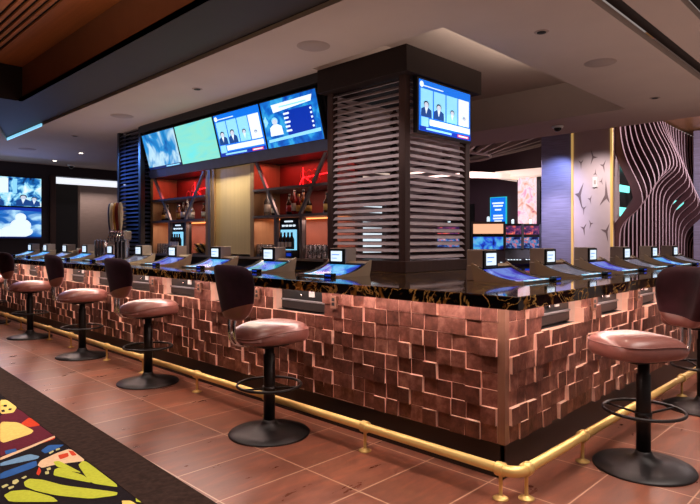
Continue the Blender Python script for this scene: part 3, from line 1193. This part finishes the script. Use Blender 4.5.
def content(kind):
    L = []
    if kind == 'news':
        L.append(rect(0, 0, 1, 1, 's_blue'))
        L.append(rect(.02, .88, .45, .90, 's_white'))
        L.append(ell(.05, .91, .035, .06, 's_white'))
        for i, m in enumerate(('s_pale', 's_pale', 's_pale', 's_white')):
            L.append(rect(.03 + i * .24, .28, .25 + i * .24, .83, m))
        L += man(.13, .28, .20)
        L += man(.36, .28, .20, 's_suit')
        L += man(.62, .28, .17, 's_pale')
        L += man(.86, .28, .12, 's_white', 's_suit')
        L.append(rect(.18, .13, .98, .25, 's_white'))
        L.append(rect(.03, .08, .16, .27, 's_pale'))
        L.append(rect(.0, .0, 1, .09, 's_deep'))
        L.append(rect(.12, .03, .60, .07, 's_pale'))
        L.append(rect(.72, .02, .95, .075, 's_red'))
        L.append(rect(.74, .035, .93, .06, 's_white'))
    elif kind == 'stats':
        L.append(rect(0, 0, 1, 1, 's_stats'))
        L.append(rect(.42, .18, .90, .72, 's_deep'))
        L.append(([(.22, .73), (.90, .80), (.93, .92), (.20, .90)], 's_white'))
        L.append(rect(.34, .81, .82, .84, 's_pale'))
        L.append(([(.04, .12), (.98, .17), (.98, .24), (.04, .18)], 's_pale'))
        for i in range(5):
            L.append(rect(.40, .28 + i * .09, .50 - (i % 2) * .02, .32 + i * .09, 's_white'))
            L.append(rect(.86, .28 + i * .09, .89, .32 + i * .09, 's_white'))
        L += man(.22, .25, .24, 's_white', 's_pale')
        L.append(([(.03, .45), (.10, .55), (.06, .70), (.02, .62)], 's_pale'))
    elif kind == 'golf':
        L.append(rect(0, 0, 1, 1, 's_golf'))
    elif kind == 'action':
        L.append(rect(0, 0, 1, 1, 's_cloud'))
        L.append(rect(.0, .0, 1, .07, 's_navy'))
        L.append(rect(.55, .02, .95, .05, 's_pale'))
    elif kind == 'crowd':
        L.append(rect(0, 0, 1, 1, 's_crowd'))
        L.append(rect(.02, .45, .46, .95, 's_white'))
        L.append(rect(.53, .45, .60, .95, 's_pale'))
        for cx, s in ((.10, .22), (.30, .19), (.70, .24), (.88, .20)):
            L += man(cx, .02, s)
    elif kind == 'wave':
        L.append(rect(0, 0, 1, 1, 's_wave'))
        L.append(ell(.60, .22, .26, .20, 's_white', 20))
        L.append(ell(.66, .42, .17, .22, 's_white', 20))
        L.append(ell(.66, .68, .09, .14, 's_white', 20))
        L.append(ell(.44, .16, .20, .14, 's_white', 20))
        L.append(([(.0, .86), (.5, .92), (1, .88), (1, 1), (0, 1)], 's_deep'))
        L.append(rect(.0, .0, 1, .05, 's_navy'))
    return L


def tv(kind, lab, loc, rz, tilt, W, H, bez=.012, dep=.05, group='televisions'):
    t = thing('television', lab, 'television', loc, rz, group, tilt)
    mb = MB()
    mb.box(-W / 2, .0, -H / 2, W / 2, dep, H / 2, 'black_plastic')
    mb.build('casing', t, bevel=.004)
    mb = MB()
    y = -.001
    for pts, m in content(kind):
        mb.poly([(-W / 2 + bez + (W - 2 * bez) * u, y, -H / 2 + bez + (H - 2 * bez) * v) for u, v in pts], m)
        y -= .0003
    mb.build('screen', t)
    return t


# housing behind the four tilted TVs
mb = MB()
hp = [(4.03, 3.098), (4.03, 2.96), (4.20, 2.42), (4.14, 2.415), (4.155, 2.31), (4.56, 2.31), (4.56, 3.098)]
hp = [(3.99, 3.098), (3.99, 3.00), (4.05, 2.97), (4.205, 2.43), (4.13, 2.42), (4.16, 2.315), (4.56, 2.315), (4.56, 3.098)]
mb.prism(hp, 'y', 4.40, 8.40, 'very_dark')
mb.prism([(4.125, 2.425), (4.155, 2.315), (4.16, 2.315), (4.13, 2.425)], 'y', 4.40, 8.42, 'valance_slate')
o = mb.build('television_soffit')
tag(o, 'dark housing and slate valance carrying the four tilted screens', 'housing')
TVK = [('stats', 'television in the tilted bank nearest the big column, showing a blue stats chart'),
       ('news', 'television in the tilted bank showing four portraits on a news programme'),
       ('golf', 'television in the tilted bank showing a plain pale green field'),
       ('action', 'television at the far left end of the tilted bank, showing cloudy blue action')]
for i, (k, lab) in enumerate(TVK):
    tv(k, lab, (4.05, 4.42 + .4925 + .985 * i, 2.685), R(-90), R(15), .975, .545, group='tilted televisions above the back bar')
tv('news', 'television mounted on the right face of the big louvered column', (4.565, 3.215, 2.60), 0, 0, .88, .51, bez=.022)
tv('crowd', 'upper wall television at the far left, showing people on a bright set', (3.78, 14.20, 2.44), 0, 0, 1.26, .66, group='stacked wall televisions at the far left')
tv('wave', 'lower wall television at the far left, showing a bright white figure', (3.78, 14.20, 1.75), 0, 0, 1.26, .70, group='stacked wall televisions at the far left')

# ================================================================== BACK BAR
XF = 4.16
bb = thing('back_bar', 'lit back bar shelving unit with brass panel and slanted braces', 'shelving')
mb = MB()
mb.box(XF, 4.42, 0, 4.6, 8.40, 1.14, 'very_dark')
mb.build('base_cabinet', bb)
mb = MB()
mb.box(XF - .03, 4.42, 1.14, 4.6, 8.40, 1.165, 'shelf_steel')
mb.build('ledge', bb)
for (y0, y1) in ((4.42, 5.75), (6.80, 8.40)):
    mb = MB()
    mb.box(4.56, y0, 1.62, 4.6, y1, 2.31, 'back_red')
    mb.box(4.56, y0, 1.165, 4.6, y1, 1.62, 'back_amber')
    mb.build('back_panel', bb)
for (y0, y1) in ((5.74, 5.82), (6.63, 6.71), (6.76, 6.84), (8.34, 8.42)):
    mb = MB()
    mb.box(XF, y0, 1.165, 4.58, y1, 2.31, 'gold_frame')
    mb.build('upright', bb, bevel=.003)
mb = MB()
mb.box(XF + .03, 5.82, 1.19, XF + .06, 6.63, 2.31, 'brass_panel')
mb.build('brass_panel', bb)
mb = MB()
mb.box(XF - .01, 6.71, 1.165, XF + .03, 6.76, 2.31, 'shelf_steel')
mb.build('steel_post', bb)
for (y0, y1, ya, yb) in ((4.42, 5.74, 4.87, 5.28), (6.84, 8.34, 7.36, 7.78)):
    for z in (1.645, 1.965):
        mb = MB()
        mb.box(XF - .02, y0, z - .014, 4.56, y1, z + .014, 'shelf_steel')
        mb.build('shelf', bb)
    for (yt, yl) in ((y0 + .03, ya), (y1 - .06, yb)):
        mb = MB()
        d = .022
        mb.prism([(yl - d, 1.66), (yl + d, 1.66), (yt + d, 2.30), (yt - d, 2.30)], 'x', XF - .018, XF + .012, 'shelf_steel')
        mb.build('brace', bb)
    for ys in (ya - .045, yb + .005):
        mb = MB()
        mb.box(XF - .02, ys, 1.165, XF + .03, ys + .04, 1.632, 'shelf_steel')
        mb.build('brace_post', bb)
    # red neon lines behind the top shelf, amber strip under the bottom shelf
    mb = MB()
    ym = (ya + yb) / 2
    mb.tube([(4.545, ym + .20, 2.12), (4.545, y0 + .03, 2.17)], .006, 'neon_red', 6)
    mb.tube([(4.545, ym + .20, 2.24), (4.545, ym + .20, 2.0)], .005, 'neon_red', 6)
    mb.tube([(4.545, ym + .20, 2.13), (4.545, ym + .30, 1.99)], .005, 'neon_red', 6)
    mb.tube([(4.545, ym + .18, 2.13), (4.545, ym - .06, 1.99)], .005, 'neon_red', 6)
    mb.build('neon_tube', bb)
    mb = MB()
    mb.box(4.50, y0 + .02, 1.618, 4.53, y1 - .02, 1.628, 'neon_amber')
    mb.build('shelf_light', bb)
    area((4.40, (y0 + y1) / 2, 2.29), .2, 4, (1.0, .12, .10), sy=1.1)
    area((4.35, (y0 + y1) / 2, 1.60), .12, 5.5, (1.0, .62, .50), sy=1.1)
    area((4.3, (y0 + y1) / 2, 1.94), .1, 1.8, (1.0, .6, .45), sy=1.1)
area((3.98, 6.22, 2.28), .12, 12, (1.0, .84, .60), rot=(0, R(25), 0), sy=.8)

# wine dispensers
def dispenser(ya, yb, lab):
    t = thing('wine_dispenser', lab, 'dispenser', (XF, (ya + yb) / 2, 1.167), R(-90), 'wine dispensers in the back bar')
    w_ = (yb - ya) / 2 - .01
    mb = MB()
    mb.box(-w_, .0, 0, w_, .12, .455, 'black_plastic')
    mb.build('cabinet', t, bevel=.005)
    mb = MB()
    mb.box(-w_ + .025, -.006, .09, w_ - .025, .0, .32, 's_pale')
    mb.build('lit_window', t)
    for i in range(4):
        x = -w_ + .07 + i * (2 * w_ - .14) / 3
        mb = MB()
        mb.lathe([(.028, 0), (.03, .01), (.03, .11), (.012, .15), (.012, .19)], 'bottle_dark', (x, -.036, .10), 12)
        mb.box(x - .022, -.068, .125, x + .022, -.062, .18, 'label_white')
        mb.build('wine_bottle', t)
    mb = MB()
    for i in range(4):
        x = -w_ + .07 + i * (2 * w_ - .14) / 3
        mb.box(x - .02, -.008, .355, x + .02, 0, .375, 's_white')
    mb.box(-.07, -.008, .405, .07, 0, .422, 's_white')
    mb.build('control_strip', t)
    mb = MB()
    mb.box(-w_ + .02, -.09, .075, w_ - .02, .0, .09, 'chrome')
    mb.build('drip_shelf', t)
    mb = MB()
    mb.box(-.04, -.006, .02, .04, .0, .055, 's_deep')
    mb.build('logo_light', t)


dispenser(4.90, 5.25, 'black wine dispenser lit inside, in the right back bar bay')
dispenser(7.39, 7.75, 'black wine dispenser lit inside, in the left back bar bay')


# hexagon wire pieces on the top shelves
def hexpiece(y, lab, flip=1):
    t = thing('wire_sculpture', lab, 'sculpture', (4.38, y, 1.979), R(-90), 'hexagon wire pieces on the top shelves')
    r = .055
    cs = [(-.15, .06), (-.05, .06), (.05, .06), (.15, .06), (-.10, .145), (.0, .145), (.10, .145)]
    for (cx, cz) in cs[1:] if flip > 0 else cs[:4] + cs[5:]:
        mb = MB()
        pts = [(cx + r * math.cos(PI / 6 + k * PI / 3), 0, cz + r * math.sin(PI / 6 + k * PI / 3)) for k in range(6)]
        mb.tube(pts, .004, 'red_wire', 6, closed=True)
        mb.build('hexagon', t)


hexpiece(4.98, 'red lit wire hexagon sculpture on the right bay top shelf')
hexpiece(7.52, 'red lit wire hexagon sculpture on the left bay top shelf', -1)


# bottles
def bottle(x, y, z, h, r, body, lbl, cap, lab, grp):
    t = thing('bottle', lab, 'bottle', (x, y, z), 0, grp)
    mb = MB()
    mb.lathe([(r * .9, 0), (r, .006), (r, h * .55), (r * .85, h * .62), (r * .36, h * .74), (r * .33, h * .93)], body, n=14)
    mb.build('glass_body', t)
    mb = MB()
    mb.lathe([(r * 1.02, h * .16), (r * 1.02, h * .46)], lbl, n=14)
    mb.build('label', t)
    mb = MB()
    mb.lathe([(r * .40, h * .90), (r * .40, h), (r * .30, h * 1.01)], cap, n=10)
    mb.build('cap', t)
    return t


G1 = 'bottles on the right bay shelf'
zb = 1.660
rb = [(5.62, .30, .040, 'bottle_clear', 'label_white', 'chrome', 'tall clear bottle, leftmost on the right bay shelf'),
      (5.48, .20, .036, 'bottle_dark', 'label_white', 'cap_black', 'short dark bottle beside the tall clear one'),
      (5.20, .24, .036, 'bottle_brown', 'label_red', 'cap_black', 'brown bottle at the left of the middle cluster in the right bay'),
      (5.11, .29, .034, 'bottle_red', 'label_white', 'chrome', 'tall red bottle with white label, middle of the right bay'),
      (5.03, .23, .034, 'bottle_red', 'label_gold', 'label_gold', 'red bottle with gold label, middle of the right bay'),
      (4.95, .28, .034, 'bottle_amber', 'label_gold', 'cap_black', 'amber bottle with gold label in the right bay cluster'),
      (4.86, .21, .036, 'bottle_dark', 'label_gold', 'cap_black', 'dark bottle with gold label at the right of the cluster'),
      (4.56, .22, .040, 'bottle_brown', 'label_gold', 'cap_black', 'lone brown bottle beside the big column')]
for (y, h, r, b_, l_, c_, lab) in rb:
    bottle(4.27, y, zb, h, r, b_, l_, c_, lab, G1)
G2 = 'bottles on the left bay shelf'
lb = [(8.20, .20, .036, 'bottle_brown', 'label_gold', 'cap_black', 'small brown bottle at the far left of the left bay'),
      (8.08, .24, .038, 'bottle_dark', 'label_white', 'cap_black', 'dark bottle second from the left in the left bay'),
      (7.74, .22, .040, 'bottle_amber', 'label_gold', 'chrome', 'amber bottle left of centre in the left bay'),
      (7.62, .25, .036, 'bottle_brown', 'label_white', 'cap_black', 'brown bottle with white label, centre of the left bay'),
      (7.50, .30, .038, 'bottle_clear', 'label_gold', 'chrome', 'tallest clear bottle in the centre of the left bay'),
      (7.38, .23, .040, 'bottle_clear', 'label_white', 'cap_black', 'clear bottle right of centre in the left bay'),
      (7.06, .22, .036, 'bottle_amber', 'label_white', 'cap_black', 'amber bottle second from the right in the left bay'),
      (6.95, .26, .036, 'bottle_dark', 'label_gold', 'chrome', 'dark bottle at the right end of the left bay')]
for (y, h, r, b_, l_, c_, lab) in lb:
    bottle(4.27, y, zb, h, r, b_, l_, c_, lab, G2)

# stemless glasses stored in rows on the ledge
mb = MB()
mb.lathe([(.030, 0), (.032, .002), (.026, .15), (.024, .152), (.024, .148), (.029, .006)], 'glass', n=12)
g0 = mb.build('drinking_glass')
g0['category'] = 'glass'
rows = [((4.46, 4.84), 'right', 'glasses on the ledge beside the big column', 'clear glass in the row between the big column and the wine dispenser'),
        ((5.32, 5.70), 'right', 'glasses on the ledge left of the right dispenser', 'clear glass in the row left of the right wine dispenser'),
        ((7.84, 8.28), 'left', 'glasses on the ledge at the far left', 'clear glass in the row left of the left wine dispenser')]
k = 0
for (ya, yb), s_, grp, lab in rows:
    n = int((yb - ya) / .075) + 1
    for r_ in range(2):
        for i in range(n):
            c = g0 if k == 0 else g0.copy()
            if k:
                scn.collection.objects.link(c)
            c.location = (4.20 + r_ * .08, ya + i * .075, 1.166)
            c['label'] = lab
            c['group'] = grp
            c['category'] = 'glass'
            k += 1
# lit cooler in the service area behind the louvered column
cl = thing('display_cooler', 'lit upright display cooler seen through the slats of the big column', 'cooler', (5.95, 5.65, 0), R(-45))
mb = MB()
mb.box(-.36, 0, 0, .36, .6, 2.0, 'grey_metal')
mb.build('cabinet', cl, bevel=.01)
mb = MB()
mb.box(-.30, -.006, .5, .30, 0, 1.85, 's_white')
mb.build('lit_interior', cl)
for z in (.8, 1.15, 1.5):
    mb = MB()
    mb.box(-.30, -.03, z, .30, -.006, z + .015, 'chrome')
    sh = mb.build('wire_shelf', cl)
mb = MB()
mb.box(.29, -.05, .9, .32, -.006, 1.4, 'chrome')
mb.build('handle', cl)
# small mixer bottles rack beside the left dispenser
mxr = thing('bottle_rack', 'black and pale patterned bottle rack right of the left wine dispenser', 'rack', (4.20, 7.05, 1.167), R(-90))
mb = MB()
mb.box(-.19, 0, 0, .19, .16, .02, 'black_plastic')
mb.box(-.19, .15, 0, .19, .16, .15, 'black_plastic')
mb.build('rack_frame', mxr)
for i in range(5):
    for j in range(2):
        mb = MB()
        mb.lathe([(.03, 0), (.03, .05), (.01, .09), (.01, .11)], 'bottle_dark' if (i + j) % 2 else 'label_gold', n=10)
        q = mb.build('stored_bottle', mxr)
        q.rotation_euler = (R(62), R(20), 0)
        q.location = (-.15 + i * .075, .09, .04 + j * .06)

# ================================================================== BEER TOWER
tw = thing('beer_tower', 'steel beer tap tower with tall handles on the long counter', 'beer tap', (3.42, 7.757, CT), R(-90))
mb = MB()
mb.box(-.18, -.06, 0, .18, .06, .03, 'tower_steel')
for x in (-.12, .0, .12):
    mb.lathe([(.05, .03), (.046, .05), (.046, .40), (.05, .42)], 'tower_steel', (x, 0, 0), 20)
mb.box(-.18, -.055, .30, .18, .055, .42, 'tower_steel')
mb.build('tower_body', tw, bevel=.004)
hcols = ['s_blue', 'label_white', 'label_gold', 'label_red', 'housing_taupe']
hm = ['valance_slate', 'label_white', 'label_gold', 'back_red', 'housing_taupe']
for i in range(5):
    x = -.17 + i * .085
    mb = MB()
    mb.tube([(x, -.055, .36), (x, -.10, .36), (x, -.115, .33), (x, -.115, .27)], .012, 'chrome', 8)
    mb.lathe([(.014, 0), (.014, .05)], 'chrome', (x, -.09, .37), 10)
    tp = mb.build('tap', tw)
    mb = MB()
    mb.lathe([(.012, 0), (.020, .04), (.028, .12), (.033, .24), (.030, .32), (.018, .37), (.006, .38)], hm[i], (x, -.09 - .01 * (i % 2), .42), 12)
    hd = mb.build('tap_handle', tp)
    hd['label'] = ['blue', 'white', 'gold', 'dark red', 'tan'][i] + ' tap handle'
mb = MB()
mb.box(-.18, -.20, 0, .18, -.06, .015, 'grey_metal')
mb.build('drip_tray', tw)
# steel canisters to its left
for i, (dy) in enumerate((8.53, 8.645, 8.76)):
    t = thing('steel_canister', 'polished steel canister %s the beer tap tower' % ('nearest to', 'in the middle of the three left of', 'leftmost and farthest from')[i], 'canister', (3.50, dy, CT), 0, 'steel canisters by the beer taps')
    mb = MB()
    mb.lathe([(.048, 0), (.05, .005), (.05, .27), (.047, .275)], 'tower_steel', n=20)
    mb.build('canister_body', t)
    mb = MB()
    mb.lathe([(.05, .275), (.045, .29), (.012, .295), (.012, .31)], 'chrome', n=20)
    mb.build('lid', t)
# condiment holders at the far left of the counter
for i, (x, y, c, lab) in enumerate(((3.62, 9.65, 'label_red', 'red condiment caddy beyond the beer taps on the long counter'),
                                    (3.62, 11.3, 'back_red', 'dark red condiment caddy near the far end of the counter'))):
    t = thing('condiment_caddy', lab, 'caddy', (x - .06, y, CT), 0, 'condiment caddies')
    mb = MB()
    mb.box(-.06, -.09, 0, .06, .09, .05, 'black_plastic')
    mb.build('tray', t, bevel=.004)
    mb = MB()
    mb.lathe([(.025, .05), (.03, .12), (.02, .15)], c, (0, -.045, 0), 12)
    mb.build('sauce_bottle', t)
    mb = MB()
    mb.lathe([(.028, .05), (.028, .16)], 'label_white', (0, .045, 0), 12)
    mb.build('napkin_roll', t)

# ================================================================== CEILING FITTINGS
def downlight(x, y, lab, on=True):
    t = thing('downlight', lab, 'downlight', (x, y, SL), 0, 'recessed ceiling downlights')
    mb = MB()
    mb.lathe([(.055, -.004), (.06, 0), (.06, .0)], 'speaker_white', n=24)
    mb.build('rim', t)
    mb = MB()
    mb.lathe([(.036, -.008), (.038, -.004)], 'lens' if on else 'black_gap', n=20)
    mb.build('lens', t)


for (x, y, on, lab) in ((3.47, 5.88, False, 'small dark round downlight in the soffit above the stools'),
                        (4.40, 11.85, True, 'lit downlight in the far left ceiling, nearer of the bright pair'),
                        (4.42, 13.40, True, 'lit downlight in the far left ceiling, farther of the bright pair'),
                        (3.61, 9.98, False, 'unlit downlight near the end of the dark beam'),
                        (4.53, 2.23, False, 'small dark downlight right of the louvered column, before the round speaker'),
                        (7.60, 2.28, False, 'small dark downlight at the right, near the soffit edge')):
    downlight(x, y, lab, on)
for (x, y, r, lab) in ((3.43, 3.84, .145, 'round ceiling speaker nearest the column on its left'),
                       (3.49, 7.91, .15, 'round ceiling speaker midway along the left soffit'),
                       (3.49, 12.06, .15, 'round ceiling speaker at the far left end'),
                       (5.72, 2.21, .145, 'round ceiling speaker right of the recessed tray')):
    t = thing('ceiling_speaker', lab, 'speaker', (x, y, SL), 0, 'round ceiling speakers')
    mb = MB()
    mb.lathe([(r, -.002), (r + .004, 0), (r + .004, .001)], 'speaker_white', n=36)
    mb.build('rim', t)
    mb = MB()
    mb.lathe([(.01, -.005), (r - .012, -.004), (r - .010, -.002)], 'speaker_white', n=36)
    mb.build('grille', t)
for (x, y, lab) in ((8.45, 3.9, 'dome security camera on the soffit edge right of the column'),
                    (4.94, 13.9, 'dome security camera on the far left ceiling')):
    t = thing('security_camera', lab, 'camera', (x, y, SL), 0, 'dome security cameras')
    mb = MB()
    mb.lathe([(.075, -.03), (.085, -.01), (.085, 0)], 'white_plastic', n=24)
    mb.build('mount', t)
    mb = MB()
    mb.lathe([(.005, -.085), (.03, -.08), (.05, -.06), (.058, -.03)], 's_black', n=20)
    mb.build('dome', t)

# ================================================================== CASINO BEYOND
# leaf panel pillar and brushed pillar
t = thing('leaf_pillar', 'pale pillar with cut leaf shapes and glowing gold edges', 'pillar', (12.5, 4.58, 0))
mb = MB()
mb.box(0, .03, 0, .5, .84, 4.05, 'leaf_panel')
mb.build('pillar_body', t)
for y in (0, .84):
    mb = MB()
    mb.box(-.03, y - .01, 0, .03, y + .03, 4.05, 'gold_trim')
    mb.build('edge_trim', t)
mb = MB()
random.seed(3)
for (u, z, s, a) in ((.18, 2.95, .16, .2), (.66, 3.05, .14, .5), (.12, 2.30, .34, 1.5), (.46, 2.25, .12, .2), (.60, 2.05, .14, .6), (.22, 2.62, .10, 2.0), (.70, 2.35, .34, .1), (.45, 1.72, .12, .9), (.12, 1.55, .24, .2), (.60, 1.62, .16, 2.4), (.40, 3.15, .2, 1.1), (.35, 2.80, .1, 1.7)):
    y = u
    pts = []
    for k in range(3):
        th = a + k * 2 * PI / 3
        pts.append((-.004, y + s * .5 * math.cos(th), z + s * math.sin(th)))
        th += PI / 3
        pts.append((-.004, y + s * .10 * math.cos(th), z + s * .16 * math.sin(th)))
    pts = [(p[0], min(.80, max(.05, p[1])), p[2]) for p in pts]
    mb.poly(pts, 'leaf_dark')
mb.build('leaf_cutouts', t)
mb = MB()
mb.box(-.03, .30, 2.50, 0, .40, 2.72, 'white_plastic')
mb.box(-.035, .33, 2.57, -.03, .37, 2.65, 'box_grey')
mb.build('wall_sensor', t)
mb = MB()
mb.box(12.5, 5.46, 0, 13.1, 6.16, 4.05, 'brushed_lilac')
o = mb.build('brushed_metal_pillar', bevel=.01)
tag(o, 'brushed metal pillar glowing blue and lilac left of the leaf pillar', 'pillar')

# wavy fin screen
fs_ = thing('fin_screen', 'wall of vertical fins swelling into a wavy ridge', 'wall panel', (12.6, 4.76, 0))
NF = 27
for i in range(NF):
    u = i / (NF - 1)
    X = .12 + u * 6.9
    zr = 1.75 + 1.40 * math.exp(-((u - .33) / .30) ** 2)      # height of the ridge along the wall
    A = .46
    nz = 40
    vs, fcs = [], []
    for k in range(nz + 1):
        z = 4.30 * k / nz
        b_ = A * math.exp(-((z - zr) / (.85 if z > zr else .34)) ** 2)
        vs += [(X, -.24 - b_, z), (X + .07, -.24 - b_, z), (X + .07, -.06 - b_, z), (X, -.06 - b_, z)]
    mb = MB()
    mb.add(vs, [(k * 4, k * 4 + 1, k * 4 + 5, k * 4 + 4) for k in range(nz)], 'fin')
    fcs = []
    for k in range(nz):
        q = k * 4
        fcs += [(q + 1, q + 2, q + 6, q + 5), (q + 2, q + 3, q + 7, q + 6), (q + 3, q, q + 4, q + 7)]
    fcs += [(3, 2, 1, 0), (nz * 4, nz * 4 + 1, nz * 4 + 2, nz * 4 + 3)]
    mb.add(vs, fcs, 'fin_shaded')
    mb.build('fin', fs_)
mb = MB()
for (x0, x1, z0, z1) in ((.2, 1.1, 1.9, 2.1), (.35, 1.3, 2.45, 2.6), (.9, 1.8, 2.95, 3.1), (4.3, 5.6, 2.2, 2.45)):
    mb.box(x0, -.05, z0, x1, -.02, z1, 'green_glow')
mb.build('glow_panel', fs_)


# slot machines
def slot(loc, rz, lab, wide, art):
    t = thing('slot_machine', lab, 'slot machine', loc, rz, 'slot machines in the casino beyond')
    W = wide / 2
    mb = MB()
    mb.prism([(0, 0), (.5, 0), (.5, 1.75), (.12, 1.75), (.16, 1.15), (.02, .95), (-.04, .90), (-.04, .82), (.04, .76)][::1], 'x', -W, W, 'slot_grey' if art == 's_orange' else 'very_dark')
    mb.build('cabinet', t)
    for sx in (-1, 1):
        mb = MB()
        mb.prism([(.125, 1.16), (.165, 1.16), (.135, 1.74), (.085, 1.74)], 'x', sx * (W - .035), sx * W, 'grey_metal')
        mb.build('screen_frame', t)
    mb = MB()
    mb.box(-W + .035, .09, 1.435, W - .035, .13, 1.50, 'black_plastic')
    mb.build('screen_divider', t)
    mb = MB()
    mb.add([(-W + .04, .150, 1.18), (W - .04, .150, 1.18), (W - .04, .118, 1.45), (-W + .04, .118, 1.45)], [(0, 1, 2, 3)], 't_blue' if art == 's_orange' else art)
    mb.build('main_screen', t)
    mb = MB()
    mb.add([(-W + .04, .116, 1.48), (W - .04, .116, 1.48), (W - .04, .108, 1.70), (-W + .04, .108, 1.70)], [(0, 1, 2, 3)], 'slot_red' if art != 's_orange' else 's_orange')
    mb.build('top_screen', t)
    mb = MB()
    for k in range(5):
        x = -W + .06 + k * (2 * W - .16) / 4
        mb.box(x, -.03, .90, x + .04, .0, .925, 's_white')
    mb.build('button_deck', t)
    mb = MB()
    mb.lathe([(.03, 1.75), (.03, 1.83), (.02, 1.86)], 's_white', (0, .3, 0), 12)
    mb.build('candle_light', t)
    mb = MB()
    mb.box(-W + .05, .018, .30, W - .05, .035, .70, 's_deep')
    mb.build('belly_panel', t)


slot((10.35, 6.25, 0), R(-60), 'wide slot machine with pale orange screen beside the louvered column', .68, 's_orange')
slot((12.1, 6.62, 0), R(-55), 'slim dark slot machine, left one of the pair by the brushed pillar', .42, 'slot_art')
slot((12.5, 6.38, 0), R(-55), 'slim dark slot machine, right one of the pair by the brushed pillar', .42, 'slot_art')
slot((10.3, 7.2, 0), R(-60), 'slot machine mostly hidden behind the louvered column', .55, 'slot_art')

mb = MB()
mb.box(17.5, 4.0, 0, 18.2, 4.3, 4.3, 'brushed_lilac')
o = mb.build('brushed_metal_pillar', bevel=.01)
tag(o, 'brushed bluish pillar at the right picture edge against the finned wall', 'pillar')
# doorway in the far wall, sign, lit poster, cove and ceiling ribs
mb = MB()
mb.box(14.84, 9.45, 0, 14.90, 10.55, 2.45, 'black_gap')
o = mb.build('door_1')
o['kind'] = 'structure'
t = thing('blue_sign', 'upright glowing blue sign with white text lines on far wall', 'sign', (14.82, 8.62, 1.75), R(-90))
mb = MB()
mb.box(-.26, 0, 0, .26, .05, .86, 's_teal')
mb.box(-.24, -.003, .02, .24, 0, .84, 's_blue')
mb.build('sign_panel', t)
mb = MB()
for z, wd in ((.66, .36), (.58, .30), (.47, .20), (.30, .30), (.22, .32), (.14, .24)):
    mb.box(-wd / 2, -.006, z, wd / 2, -.003, z + .045, 's_white')
mb.build('lettering', t)
mb = MB()
mb.box(13.9, 7.0, 0.9, 13.95, 7.5, 3.0, 'pink_wall')
mb.box(13.95, 6.9, 0, 14.1, 7.55, 3.05, 'very_dark')
o = mb.build('video_wall')
tag(o, 'tall bright pink video wall beside the brushed metal pillar', 'screen')
t = thing('ceiling_cove', 'cream glowing band below the ribbed ceiling of the casino', 'light')
mb = MB()
cove = []
for k in range(15):
    a = R(150 + k * 9)
    cove.append((14.6 + 3.6 * math.cos(a), 11.0 + 3.6 * math.sin(a)))
for k in range(14):
    (xa, ya), (xb, yb) = cove[k], cove[k + 1]
    mb.add([(xa, ya, 2.95), (xb, yb, 2.95), (xb, yb, 3.10), (xa, ya, 3.10)], [(0, 1, 2, 3)], 'cream_glow')
    mb.add([(xa + .1, ya + .05, 2.95), (xb + .1, yb + .05, 2.95), (xb + .1, yb + .05, 3.10), (xa + .1, ya + .05, 3.10)], [(3, 2, 1, 0)], 'leaf_panel')
mb.build('glow_band', t)
mb = MB()
mb.box(13.6, 6.3, 3.0, 14.8, 8.0, 3.18, 'cream_glow')
mb.build('soffit_glow', t)
t = thing('ceiling_ribs', 'fan of pale ceiling ribs in the casino beyond the bar', 'ceiling ribs', (12.6, 8.6, 3.5))
for k in range(26):
    a = 2 * PI * k / 26
    c, s_ = math.cos(a), math.sin(a)
    mb = MB()
    n = Vector((-s_, c, 0)) * .03
    p0, p1 = Vector((c * .9, s_ * .9, .0)), Vector((c * 2.6, s_ * 2.6, .42))
    vs = []
    for p in (p0, p1):
        for dz in (0, .10):
            vs += [p - n + Vector((0, 0, dz)), p + n + Vector((0, 0, dz))]
    mb.add(vs, [(0, 1, 3, 2), (4, 6, 7, 5), (0, 4, 5, 1), (2, 3, 7, 6), (0, 2, 6, 4), (1, 5, 7, 3)], 'rib_pale')
    mb.build('rib', t)
mb = MB()
rg = [(math.cos(2 * PI * i / 48) * .9, math.sin(2 * PI * i / 48) * .9, .03) for i in range(48)]
mb.tube(rg, .05, 'rib_pale', 8, closed=True)
mb.build('centre_ring', t)
